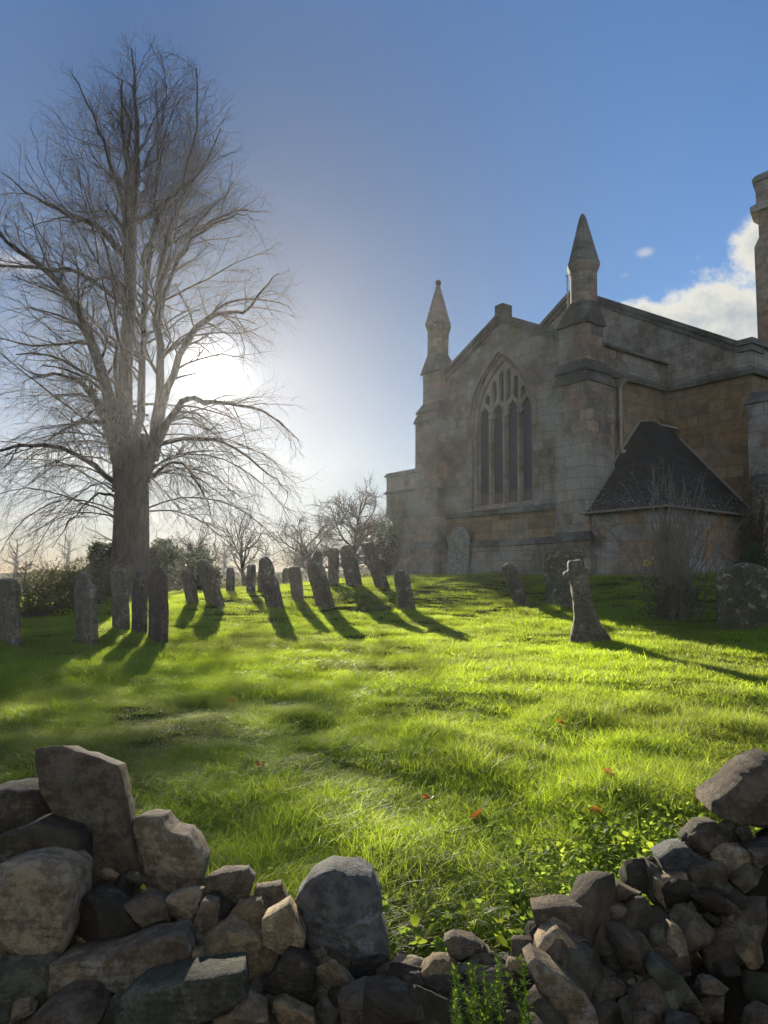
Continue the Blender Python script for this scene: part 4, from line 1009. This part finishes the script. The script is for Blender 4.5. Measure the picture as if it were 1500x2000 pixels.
    def cutoff(s_):
        k = len(s_[0])
        while k > 5 and not inside(s_[0][k-1], .97): k -= 1
        return (s_[0][:k], np.linspace(s_[1][0], s_[1][-1], k)) if k < len(s_[0]) else s_
    limbs = [cutoff(s_) for s_ in limbs]
    # opening cut in the crown round the sun so its disc shows through
    gap = tp(408, 738)
    limbs = [s_ for i, s_ in enumerate(limbs) if i < 6 or min(math.hypot(q[0] - gap[0], q[2] - gap[2]) for q in s_[0]) > .95]
    stems = [stems[0]] + [cutoff(s_) for s_ in stems[1:]]
    V, Fc = tubes(trunk, 20); ang_ = np.arctan2(V[:, 1], V[:, 0]); V[:, :2] *= (1 + .06 * np.sin(ang_ * 5 + V[:, 2] * .3) + .03 * np.sin(ang_ * 11))[:, None]
    mesh_np('trunk', V, Fc, M['bark'], root, True)
    for s_ in stems: V, Fc = tubes([s_], 12); mesh_np('stem', V, Fc, M['bark'], root, True)
    for s_ in limbs: s_[1][:] = s_[1] * .66; V, Fc = tubes([s_], 8); mesh_np('limb', V, Fc, M['bark'], root, True)
    def pull(p):
        h = p[2]
        if h < 6.5: return np.array([0, 0, -.34])
        if h < 10: return np.array([0, 0, -.08])
        return np.array([0, 0, .13])
    l2 = []
    for s_ in limbs + stems[1:4]:
        L = np.linalg.norm(s_[0][1:] - s_[0][:-1], axis=1).sum()
        l2 += sprout(s_, .34, lambda t, L: .19 * L * (1.15 - t * .7) + .85, .34, 7, (.45, .95), .15, pull, rg, .18, .010)
    # drooping lower skirts straight from the trunk
    for i in range(36):
        z = rg.uniform(2.6, 6.5); a = rg.uniform(0, 2 * math.pi); d = np.array([math.cos(a), math.sin(a), .55])
        l2.append(walk(np.array([.6 * math.cos(a), .6 * math.sin(a), z]), d, rg.uniform(3.5, 6.0), .032, .008, 10, .10, np.array([0, 0, -.30]), rg))
    clear = lambda L, d: [s_ for s_ in L if min(math.hypot(q[0] - gap[0], q[2] - gap[2]) for q in s_[0]) > d]  # twigs dropped as well round the opening cut for the sun
    l2 = clear(trim(l2, .93), .45); l3 = []
    for s_ in l2: l3 += sprout(s_, .21 if s_[0][0][2] > 6.5 else .25, lambda t, L: .32 * L * (1.1 - t * .5) + .45, .5, 6, (.4, .9), .17, pull, rg, .15, .0042)
    l3 = trim(l3, .98); l4 = []; l3 = clear(l3, .55)
    for s_ in l3: l4 += sprout(s_, .15 if s_[0][0][2] > 6 else .18, lambda t, L: .40 * L * (1.1 - t * .5) + .22, .6, 4, (.35, .8), .18, pull, rg, .12, .0030)
    print('lime', len(l2), len(l3), len(l4))
    V1, F1 = tubes(l2, 5); V2, F2 = tubes(l3, 4); V3, F3 = tubes(l4, 3)
    V = np.concatenate([V1, V2, V3]); Fc = [F1[0], F2[0] + len(V1), F3[0] + len(V1) + len(V2)]
    mesh_np('crown', V, Fc, M['twig'], root, True)
lime_tree()

def bare_tree(px, py, Y, height, spread, label, seed, trunk_h=.25, r=.16, lean=0, density=1.0, name='bare_tree', mat='twig', nl=9, up=.5, group=None):
    rg = np.random.default_rng(seed); B = at(px, py, Y); gz = zg1(B[0], B[1]) - .05
    root = empty(name, (B[0], B[1], gz)); tag(root, label, 'tree', group)
    tr_ = walk(np.zeros(3), np.array([lean, 0, 1.0]), height * .8, r, r * .22, 9, .05, np.array([0, 0, .05]), rg)
    V, Fc = tubes([tr_], 8); mesh_np('trunk', V, Fc, M['bark'], root, True)
    l1 = []
    for i in range(nl):
        t = trunk_h + (1 - trunk_h) * (i + .5) / nl; j = t * 8; k = int(j); p = tr_[0][k] * (1 - j + k) + tr_[0][min(8, k+1)] * (j - k)
        a = i * 2.4 + rg.uniform(-.4, .4); d = np.array([math.cos(a), math.sin(a), up + .5 * t])
        l1.append(walk(p, d, spread * (1.1 - .55 * t) * rg.uniform(.85, 1.15), r * .5 * (1.1 - .6 * t), .015, 8, .15, np.array([0, 0, -.03 / max(.3, spread / 4)]), rg))
    sc = height / 6
    l2 = []
    for s_ in l1 + [tr_]: l2 += sprout(s_, .24 * sc / density, lambda t, L: .40 * L * (1.1 - .6 * t) + .35 * sc, .5, 6, (.5, 1.0), .18, lambda p: np.array([0, 0, .05]), rg, .25, .010)
    l3 = []
    for s_ in l2: l3 += sprout(s_, .13 * sc / density, lambda t, L: .40 * L + .25 * sc, .55, 5, (.5, 1.0), .22, lambda p: np.array([0, 0, .1]), rg, .15, .008)
    V0, F0 = tubes(l1, 5); V1, F1 = tubes(l2, 4); V2, F2 = tubes(l3, 3)
    mesh_np('crown', np.concatenate([V0, V1, V2]), [F0[0], F1[0] + len(V0), F2[0] + len(V0) + len(V1)], M[mat], root, True)
    return root
bare_tree(686, 1150, 33, 3.95, 2.5, 'taller bare fruit tree with a rounded crown beside the church corner', 3, .3, .15, 0, 1.25, 'fruit_tree', nl=14, up=.55)
bare_tree(612, 1152, 36, 2.6, 2.9, 'low wide-spreading bare fruit tree left of the taller rounded one', 5, .35, .15, -.15, 1.05, 'fruit_tree', up=.25)
bare_tree(478, 1152, 34, 3.3, 2.2, 'thin open bare tree standing between the lime tree and the fruit trees', 8, .15, .11, 0, .8, up=.7)
bare_tree(372, 1152, 32, 2.3, 1.7, 'small bushy bare tree just right of the dark evergreen bush', 12, .1, .10, 0, 1.2, up=.6)
for i, (px, Y, h, sp) in enumerate([(520, 88, 4.5, 4), (575, 96, 4, 4), (440, 92, 4, 4.5), (30, 84, 4.5, 4.5), (130, 92, 5, 4.5), (-60, 80, 5, 4.5), (630, 98, 4, 4.5), (330, 94, 4.5, 4.5)]):
    bare_tree(px, 1128, Y, h, sp * .6, 'distant bare tree standing hazy on the hill line beyond the churchyard', 20 + i, .2, .3, 0, .55, 'distant_tree', nl=7, group='distant trees on the hill line')

def leafy(name, label, cat, P, dims, nleaf, size, mat, seed, stems=14, stem_mat='twig', lumps=7, group=None, fol='foliage', upright=.4, leafx=.45):
    """a bush: woody stems and many separate leaf faces in an uneven, gappy crown"""
    rg = np.random.default_rng(seed); gz = zg1(P[0], P[1]) - .05
    root = empty(name, (P[0], P[1], gz)); tag(root, label, cat, group)
    cx = rg.uniform(-.55, .55, (lumps, 3)) * dims * np.array([1, 1, .6]); cx[:, 2] = rg.uniform(.25, .75, lumps) * dims[2]; cr_ = rg.uniform(.35, .6, lumps)
    idx = rg.integers(0, lumps, nleaf); v = rg.normal(size=(nleaf, 3)); v /= np.linalg.norm(v, axis=1, keepdims=True); rad = rg.uniform(.35, 1.0, nleaf) ** .5
    rad *= 1 + .25 * rg.normal(size=nleaf).clip(-1.5, 1.8) * .5
    C = cx[idx] + v * rad[:, None] * cr_[idx, None] * dims * np.array([1, 1, .55]); C[:, 2] = np.abs(C[:, 2]) * .98
    n = rg.normal(size=(nleaf, 3)); n /= np.linalg.norm(n, axis=1, keepdims=True); a = np.cross(n, rg.normal(size=(nleaf, 3))); a /= np.linalg.norm(a, axis=1, keepdims=True); b = np.cross(n, a)
    s_ = size * rg.uniform(.6, 1.3, (nleaf, 1))
    V = np.stack([C - a * s_, C + b * s_ * leafx, C + a * s_, C - b * s_ * leafx], 1).reshape(-1, 3)
    mesh_np(fol, V, [np.arange(nleaf * 4).reshape(-1, 4)], M[mat], root)
    L = []
    for i in range(stems):
        t = C[rg.integers(0, nleaf)]; d = np.array([t[0], t[1], abs(t[2]) + .3]); st = rg.normal(0, .08, 3) * dims; st[2] = 0
        w = walk(st, d, np.linalg.norm(d) * 1.0, .02, .004, 7, .10, np.array([0, 0, .05]), rg); L.append(w)
        L += sprout(w, .25, lambda t, L: .3 * L, .5, 4, (.4, .9), .15, lambda p: np.zeros(3), rg, .3, .004)
    V, Fc = tubes(L, 4); mesh_np('stem', V, Fc, M[stem_mat], root, True)
    return root
P = at(305, 1160, 27.5); leafy('evergreen_bush', 'dark rounded evergreen bush right behind the trunk of the lime tree', 'bush', P, np.array([1.25, 1.1, 2.2]), 9000, .06, 'evergreen', 31)
P = at(205, 1168, 27.5); leafy('evergreen_bush', 'dark ivy-like bush on the left behind the lime trunk', 'bush', P, np.array([.95, .9, 2.3]), 7000, .06, 'evergreen', 32)
P = at(395, 1158, 28); leafy('evergreen_bush', 'small round leafy bush right of the lime tree, behind the leaning stones', 'bush', P, np.array([.85, .8, 1.7]), 2600, .06, 'evergreen', 33)
P = at(745, 1152, 29); leafy('pine_shrub', 'layered dark pine shrub between the fruit tree and the church corner', 'bush', P, np.array([.8, .8, 2.6]), 3600, .07, 'evergreen', 34, lumps=6)
for i, (px, Y, w_, h_, lab) in enumerate([(-70, 15.5, 1.5, 1.35, 'twiggy brown hedge clump at the far left edge, nearest of the hedge'), (60, 17.5, 1.6, 1.35, 'twiggy brown hedge clump left of the shaded headstones, middle of the hedge'), (150, 20.5, 1.5, 1.5, 'twiggy brown hedge clump nearest the lime trunk, end of the hedge')]):
    P = at(px, 1200, Y); leafy('hedge', lab, 'hedge', P, np.array([w_, 1.0, h_]), 5200, .035, 'hedge', 40 + i, stems=60, stem_mat='twig_pale', lumps=9, group='brushwood hedge clumps')
for i, (px, Y, w_, h_) in enumerate([(480, 42, 2.6, 1.2), (560, 44, 2.4, 1.0), (640, 46, 2.4, 1.2), (720, 44, 2.2, 1.3), (400, 40, 2.4, 1.4), (330, 38, 2.2, 1.5)]):
    P = at(px, 1150, Y); leafy('hedge', 'low dark boundary hedge clump behind the far headstones', 'hedge', P, np.array([w_, 1.0, h_]), 2200, .07, 'hedge', 50 + i, stems=16, group='boundary hedge clumps behind the graves')
# trees farther round to the sides
for i, (x, y, h) in enumerate([(-24, 30, 7), (-30, 44, 8), (-16, 48, 7)]):
    P = np.array([x, y, 0]); gz = zg1(x, y); r_ = bare_tree(0, 0, 10, h, h * .5, 'bare roadside tree standing beyond the hedge on the far side of the lime tree', 70 + i, .2, .2, 0, .7, group='bare trees beyond the hedge')
    r_.location = (x, y, gz)

# the bare shrub before the vestry
def shrub():
    rg = np.random.default_rng(90); P = at(1318, 1192, 13.2); gz = zg1(P[0], P[1])
    root = empty('bare_shrub', (P[0], P[1], gz)); tag(root, 'many-stemmed bare shrub with dry flower heads in front of the vestry', 'shrub')
    L = []
    for i in range(120):
        a = rg.uniform(0, 2 * math.pi); s_ = np.array([rg.normal(0, .18), rg.normal(0, .18), 0]); sp = rg.uniform(.05, .45) if i % 3 else rg.uniform(.3, .7)
        d = np.array([math.cos(a) * sp, math.sin(a) * sp, 1.0]); ln = rg.uniform(1.2, 2.85) if sp < .4 else rg.uniform(.7, 1.2)
        w = walk(s_, d, ln, .010, .004, 10, .085, np.array([math.cos(a) * .04, math.sin(a) * .04, -.04 if i % 2 else .06]), rg); L.append(w)
        L += sprout(w, .28, lambda t, L: .28, .7, 4, (.3, .7), .1, lambda p: np.zeros(3), rg, .4, .0035)
    V, Fc = tubes(L, 4); mesh_np('stem', V, Fc, M['twig_pale'], root, True)
    def cards(name, C, size, mat):
        n = len(C); nn = rg.normal(size=(n, 3)); nn /= np.linalg.norm(nn, axis=1, keepdims=True); a = np.cross(nn, rg.normal(size=(n, 3))); a /= np.linalg.norm(a, axis=1, keepdims=True); b = np.cross(nn, a)
        s_ = size * rg.uniform(.6, 1.3, (n, 1)); V = np.stack([C - a * s_, C + b * s_ * .5, C + a * s_, C - b * s_ * .5], 1).reshape(-1, 3)
        mesh_np(name, V, [np.arange(n * 4).reshape(-1, 4)], M[mat], root)
    C = []
    for i in range(55):
        a = rg.uniform(0, 6.28); r_ = rg.uniform(.1, .62); c = np.array([math.cos(a) * r_, math.sin(a) * r_, rg.uniform(.45, 1.0)])
        C.append(c + rg.normal(0, .028, (34, 3)))
    cards('flower_head', np.concatenate(C), .013, 'dead_head')
    cards('foliage', np.c_[rg.normal(0, .28, 1500), rg.normal(0, .28, 1500), rg.uniform(.05, .75, 1500)], .025, 'evergreen')
    c = at(1266, 1100, 13.0) - np.array([P[0], P[1], gz]); cards('leaf', c + rg.normal(0, .04, (26, 3)), .035, 'yellow_leaf')
shrub()
P = at(1500, 1190, 13.8); leafy('dark_shrub', 'dense dark shrub behind the mossy headstone at the right edge', 'shrub', P, np.array([.55, .5, 1.25]), 5200, .03, 'evergreen', 91)
P = at(1478, 1150, 16.5); leafy('climber', 'bare tangled climber growing up the corner buttress', 'climber', P, np.array([.4, .3, 2.6]), 700, .03, 'evergreen', 92, stems=34)


# ------------------------------------------------------------------ grass
def tuft(name, nb, rad, hmin, hmax, wid, seed, lean=.5, seg=4):
    rg = np.random.default_rng(seed)
    a = rg.uniform(0, 6.283, nb); r = rad * np.sqrt(rg.uniform(0, 1, nb)); bx, by = r * np.cos(a), r * np.sin(a)
    h = rg.uniform(hmin, hmax, nb); la = rg.uniform(0, 6.283, nb); ll = rg.uniform(.1, lean, nb) * h * 1.4
    fa = rg.uniform(0, 6.283, nb); w = wid * rg.uniform(.6, 1.2, nb)
    V = []
    for j in range(seg):
        t = j / (seg - 1); x = bx + np.cos(la) * ll * t ** 2; y = by + np.sin(la) * ll * t ** 2; z = h * (t - .22 * t * t * (ll / h)) - .01
        ww = w * (1 - t ** 1.6) * .5
        V.append(np.stack([x - np.cos(fa) * ww, y - np.sin(fa) * ww, z], -1))
        if j < seg - 1: V.append(np.stack([x + np.cos(fa) * ww, y + np.sin(fa) * ww, z], -1))
    V = np.stack(V, 1); k = V.shape[1]; V = V.reshape(-1, 3); b = np.arange(nb)[:, None] * k
    q = [b + np.array([[2*j, 2*j+1, 2*j+3, 2*j+2]]) for j in range(seg - 2)]; tri = b + np.array([[k-3, k-2, k-1]])
    return mesh_np(name, V, [np.concatenate(q), tri], M['grass'], link=False)
def make_scatter(name, protos, pts, rot, scl, ids, label=None):
    coll = bpy.data.collections.new(name + '_sources')
    for p in protos: coll.objects.link(p)
    me = bpy.data.meshes.new(name); me.vertices.add(len(pts)); me.vertices.foreach_set('co', np.asarray(pts, np.float32).ravel())
    at_ = me.attributes.new('rot', 'FLOAT_VECTOR', 'POINT'); at_.data.foreach_set('vector', np.asarray(rot, np.float32).ravel())
    at_ = me.attributes.new('scl', 'FLOAT_VECTOR', 'POINT'); at_.data.foreach_set('vector', np.asarray(scl, np.float32).ravel())
    at_ = me.attributes.new('pid', 'INT', 'POINT'); at_.data.foreach_set('value', np.asarray(ids, np.int32))
    o = bpy.data.objects.new(name, me); COL.objects.link(o)
    ng = bpy.data.node_groups.new(name, 'GeometryNodeTree')
    ng.interface.new_socket('Geometry', in_out='INPUT', socket_type='NodeSocketGeometry'); ng.interface.new_socket('Geometry', in_out='OUTPUT', socket_type='NodeSocketGeometry')
    N = ng.nodes; L = ng.links; gi = N.new('NodeGroupInput'); go = N.new('NodeGroupOutput')
    m2p = N.new('GeometryNodeMeshToPoints'); iop = N.new('GeometryNodeInstanceOnPoints'); ci = N.new('GeometryNodeCollectionInfo')
    ci.inputs['Collection'].default_value = coll; ci.inputs['Separate Children'].default_value = True; ci.inputs['Reset Children'].default_value = True
    def na(n, t):
        a = N.new('GeometryNodeInputNamedAttribute'); a.data_type = t; a.inputs['Name'].default_value = n; return a.outputs['Attribute']
    L.new(gi.outputs[0], m2p.inputs[0]); L.new(m2p.outputs[0], iop.inputs['Points']); L.new(ci.outputs[0], iop.inputs['Instance'])
    iop.inputs['Pick Instance'].default_value = True
    L.new(na('pid', 'INT'), iop.inputs['Instance Index']); e2r = N.new('FunctionNodeEulerToRotation'); L.new(na('rot', 'FLOAT_VECTOR'), e2r.inputs[0]); L.new(e2r.outputs[0], iop.inputs['Rotation'])
    L.new(na('scl', 'FLOAT_VECTOR'), iop.inputs['Scale']); L.new(iop.outputs[0], go.inputs[0])
    md = o.modifiers.new('scatter', 'NODES'); md.node_group = ng
    tag(o, label, None, None, 'stuff'); return o
near = [tuft('grass_tuft', 120, .14, .035, .13, .0034, 100 + i, 1.1) for i in range(5)] + [tuft('grass_tuft', 90, .11, .10, .24, .0040, 110 + i, 1.0) for i in range(4)]
midp = [tuft('grass_tuft', 150, .30, .04, .13, .007, 120 + i, 1.0, 3) for i in range(5)] + [tuft('grass_tuft', 90, .26, .09, .19, .009, 130 + i, 1.1, 3) for i in range(3)]
def clump(X, Y):
    return np.clip(.5 + .5 * (np.sin(X * 1.9 + 1.1 * np.sin(Y * 1.3)) * np.sin(Y * 1.6 + X * .7) + .6 * np.sin(X * 4.3 - Y * 2.2) * np.sin(Y * 3.7 + X)), 0, 1)
def in_church(X, Y):
    d = np.stack([X - O[0], Y - O[1]], -1); a = (d @ AV[:2]) / K; b = (d @ BV[:2]) / K
    return ((a > -6.7) & (a < 1.9) & (b > -.65)) | ((a > 1.5) & (a < 4.3) & (b > -.45)) | ((b > 3.6) & (a < 4.6)) | ((a < -5) & (a > -11.1) & (b > 1.4)) | ((a > 4) & (a < 5.4) & (b > 2.7))
def field(n, y0, y1, pw, dens_keep, protos, nshort, tall_p, hs, name, spread=.62, label=''):
    u = rng.uniform(0, 1, n); Y = y0 * (y1 / y0) ** (u ** pw); X = rng.uniform(-1, 1, n) * (Y * spread + 1.4)
    keep = ~in_church(X, Y)
    # thin, ragged turf on the bank among the stones
    edge = 2.66 + .10 * np.sin(X * 5) - .22 * np.exp(-((X - .12) / .42) ** 2)
    keep &= (Y > edge) | ((rng.uniform(size=n) < .03) & (X < .3) & (X > -.2))
    X, Y = X[keep], Y[keep]; n = len(X); c = clump(X, Y)
    keep = rng.uniform(size=n) < (.55 + .45 * c); X, Y, c = X[keep], Y[keep], c[keep]; n = len(X)
    Z = zg(X, Y); tall = rng.uniform(size=n) < tall_p * (c ** 2) * 2
    ids = np.where(tall, rng.integers(nshort, len(protos), n), rng.integers(0, nshort, n))
    hz = hs * (.65 + .7 * c) * rng.uniform(.75, 1.25, n); sc = rng.uniform(.85, 1.2, n)
    make_scatter(name, protos, np.c_[X, Y, Z], np.c_[rng.uniform(-.12, .12, n), rng.uniform(-.12, .12, n), rng.uniform(0, 6.28, n)], np.c_[sc, sc, hz], ids, label)
field(15000, 2.3, 7.5, 1.0, 1, near, 5, .09, .52, 'near_grass', .62, 'lush backlit grass close behind the broken wall')
field(30000, 7.0, 34, .85, 1, midp, 5, .10, .56, 'grass', .72, 'backlit churchyard turf among the headstones')

# ------------------------------------------------------------------ weeds, plants and fallen leaves
def leaf_shape(l, w, seg=5):
    V = []; F_ = []
    for j in range(seg + 1):
        t = j / seg; ww = w * math.sin(math.pi * min(.98, .08 + t * .92)) ** .8 * .5; z = l * (.35 * t - .30 * t * t); V += [(l * t, -ww, z + .12 * ww), (l * t, 0, z), (l * t, ww, z + .12 * ww)]
    for j in range(seg):
        a = 3 * j; F_ += [(a, a+1, a+4, a+3), (a+1, a+2, a+5, a+4)]
    return np.array(V), np.array(F_)
def plant_mesh(name, nleaf, l, w, h, mat, rg, parent, spread=1.0, tilt=(-.9, .3), stalks=True):
    LV, LF = leaf_shape(l, w); Vs = []; Fs = []; st = []
    for i in range(nleaf):
        a = rg.uniform(0, 6.28); hz = rg.uniform(.15, 1) * h; rr = rg.uniform(.1, 1) * spread * l * .7; t = rg.uniform(*tilt); s_ = rg.uniform(.55, 1.15)
        Mx = Matrix.Rotation(a, 3, 'Z') @ Matrix.Rotation(t, 3, 'Y') @ Matrix.Rotation(rg.uniform(-.5, .5), 3, 'X')
        base = np.array([math.cos(a) * rr, math.sin(a) * rr, hz])
        Vs.append((LV * s_) @ np.array(Mx).T + base); Fs.append(LF + i * len(LV))
        st.append((np.array([[0, 0, 0], base * np.array([.4, .4, .6]), base]), np.array([.002, .0016, .001])))
    mesh_np('leaf', np.concatenate(Vs), [np.concatenate(Fs)], M[mat], parent, True)
    V, Fc = tubes(st, 4); mesh_np('stem', V, Fc, M[mat], parent, True)
rg = np.random.default_rng(55)
WD = [  # px, py, Y, n, leaf len, width, h, mat, label
 (1255,1560,3.0,26,.05,.035,.10,'weed','low weed clump nearest the lawn in the patch left of the right-hand heap'),
 (1335,1570,2.85,30,.055,.045,.13,'lime_leaf','bright yellow-green leafy weed against the top stone of the right-hand heap'),
 (1395,1545,2.85,24,.05,.04,.12,'weed','broad-leaved weed behind the top stone of the right-hand heap'),
 (1300,1610,2.75,28,.05,.04,.10,'weed','dark glossy weed just left of the dark stone under the largest heap stone'),
 (1230,1610,2.9,24,.05,.035,.08,'weed','flat weed rosette in the turf above the squared grey stone'),
 (1180,1650,2.75,20,.05,.035,.09,'weed','small weed above the small pointed pale stone'),
 (1360,1525,3.1,20,.06,.03,.20,'weed','upright nettle-like weed at the back of the right-hand weed patch'),
 (1445,1510,2.9,18,.05,.04,.12,'lime_leaf','yellow-green weed at the right edge on top of the heap'),
 (1020,1745,2.62,12,.085,.04,.09,'lime_leaf','group of bright dock leaves at the grass edge above the flat-topped brown stone'),
 (925,1790,2.55,8,.07,.03,.08,'lime_leaf','single bright upright dock plant in the middle of the wall gap'),
 (810,1830,2.5,10,.06,.045,.04,'lime_leaf','low yellow-green leaf rosette beside the dome boulder'),
 (1015,1850,2.2,8,.05,.035,.06,'lime_leaf','small yellow-green seedling beside the light triangular stone'),
 (870,1850,2.4,26,.04,.025,.06,'weed','creeping weed at the bottom of the gap'),
 (1000,1700,2.85,26,.05,.03,.08,'weed','broad-leaved weed in the shaded turf above the dock leaves'),
 (700,1700,2.9,20,.05,.03,.08,'weed','weed tuft in the turf just behind the dome boulder'),
 (1120,1700,2.8,22,.05,.03,.09,'weed','weed tuft in the turf behind the flat-topped brown stone'),
]
for px, py, Y, n, l, w_, h_, mt, lab in WD:
    P = at(px, py, Y); gz = zg1(P[0], P[1]); z0 = max(gz, P[2] - h_ * .7) if Y < 2.6 else gz
    root = empty('weed_plant', (P[0], P[1], z0)); tag(root, lab, 'weed', 'weeds along the broken wall'); plant_mesh('weed', n, l * .8, w_ * .8, h_, mt, rg, root, 1.6)
# whorled small-leaved plant in the gap
def bedstraw():
    P = at(975, 1985, 1.80); root = empty('goosegrass_plant', (P[0], P[1], P[2] - .03)); tag(root, 'small-leaved upright plant with whorls of pale leaves growing in the wall gap', 'plant')
    st = []; Vs = []; Fs = []; k = 0; LV, LF = leaf_shape(.016, .006, 3)
    for i in range(17):
        s_ = np.array([rg.uniform(-.10, .09), rg.uniform(-.05, .05), -.03]); w = walk(s_, np.array([rg.normal(0, .3), rg.normal(0, .2), 1]), rg.uniform(.09, .20), .0018, .0008, 9, .08, np.array([0, 0, 1.0]), rg); st.append(w)
        for p in w[0][1:]:
            for q in range(7):
                Mx = Matrix.Rotation(q * .9 + rg.uniform(0, .3), 3, 'Z') @ Matrix.Rotation(rg.uniform(-.7, .1), 3, 'Y'); Vs.append(LV * rg.uniform(.7, 1.3) @ np.array(Mx).T + p); Fs.append(LF + k * len(LV)); k += 1
    V, Fc = tubes(st, 4); mesh_np('stem', V, Fc, M['weed'], root, True); mesh_np('leaf', np.concatenate(Vs), [np.concatenate(Fs)], M['weed'], root, True)
bedstraw()
def rosette(i):
    LV, LF = leaf_shape(.028, .021, 4); Vs = []; Fs = []; n = 13
    for k in range(n):
        a = rg.uniform(0, 6.28); Mx = Matrix.Rotation(a, 3, 'Z') @ Matrix.Rotation(rg.uniform(-.8, .2), 3, 'Y') @ Matrix.Rotation(rg.uniform(-.4, .4), 3, 'X'); rr = rg.uniform(.0, .05)
        Vs.append((LV * rg.uniform(.5, 1.1)) @ np.array(Mx).T + np.array([math.cos(a) * rr, math.sin(a) * rr, rg.uniform(.01, .075)])); Fs.append(LF + k * len(LV))
    return mesh_np('weed_leaves', np.concatenate(Vs), [np.concatenate(Fs)], M['weed' if i % 3 else 'lime_leaf'], smoothf=True, link=False)
def undergrowth():
    X = np.r_[rng.uniform(-1.4, 1.7, 230), rng.normal(1.15, .30, 380)]; Y = np.r_[rng.normal(2.72, .14, 230), rng.normal(3.05, .32, 380)]
    ok = (Y > 2.50) & (Y < 3.9); X, Y = X[ok], Y[ok]; n = len(X); s_ = rng.uniform(.6, 1.3, n)
    make_scatter('ground_ivy', [rosette(i) for i in range(8)], np.c_[X, Y, zg(X, Y) + .015], np.c_[rng.uniform(-.3, .3, n), rng.uniform(-.3, .3, n), rng.uniform(0, 6.28, n)], np.c_[s_, s_, s_], rng.integers(0, 8, n), 'low leafy weeds creeping through the turf along the broken wall')
undergrowth()
def dead_leaf(px, py, Y, s_, label):
    P = at(px, py, Y); gz = zg1(P[0], P[1]); n = 22; V = [(0, 0, 0)]; F_ = []
    for i in range(n):
        t = i / n * 6.283; r_ = s_ * (.55 + .35 * abs(math.cos(2.5 * t)) ** .7) * (1.25 if math.cos(t) > 0 else .9)
        V.append((r_ * math.cos(t), r_ * math.sin(t) * .8, .25 * r_ * math.sin(3 * t) + r_ * r_ / s_ * .35)); F_.append((0, i + 1, (i + 1) % n + 1))
    o = mesh_obj('fallen_leaf', V, F_, M['dead_leaf'], smoothf=True); o.location = (P[0], P[1], gz + .045); o.rotation_euler = (rg.uniform(-.2, .9), rg.uniform(-.4, .4), rg.uniform(0, 6.28))
    mesh_obj('stalk', [(s_ * .8, -.001, .01), (s_ * .8, .001, .01), (s_ * 1.7, 0, .02)], [(0, 1, 2)], M['dead_leaf'], o)
    tag(o, label, 'leaf', 'fallen autumn leaves on the grass')
for a in [(508, 1522, 4.35, .035, 'orange fallen leaf alone in the lawn above the tall slab'), (838, 1560, 4.0, .035, 'brown curled fallen leaf left of the brightest orange one'), (935, 1592, 3.75, .045, 'brightest orange fallen leaf in the middle of the lawn'),
          (1100, 1424, 5.6, .045, 'far pale orange fallen leaf nearest the broken cross'), (1157, 1585, 3.7, .045, 'reddish fallen leaf beside the weed patch'), (882, 1268, 10, .05, 'farthest fallen leaf, a speck high on the sunny lawn'), (450, 1382, 6.6, .04, 'small orange fallen leaf on the left side of the lawn'),
          (1190, 1548, 4.1, .04, 'dark red fallen leaf behind the weed patch')]: dead_leaf(*a)

# ------------------------------------------------------------------ haze
hz = MB(); hz.box(-132, 132, -132, 132, -1.6, 22.6)
hzo = hz.build('haze', None, None, conv=lambda v: v); tag(hzo, kind='stuff')
hm_ = bpy.data.materials.new('haze'); hm_.use_nodes = True; t = NT(hm_.node_tree); t.n.clear()
pv = t.new('ShaderNodeVolumePrincipled'); pv.inputs['Color'].default_value = (.93, .95, 1, 1); pv.inputs['Density'].default_value = .00043
pv.inputs['Anisotropy'].default_value = .75
t.l.new(pv.outputs[0], t.new('ShaderNodeOutputMaterial').inputs['Volume']); hzo.data.materials.append(hm_)
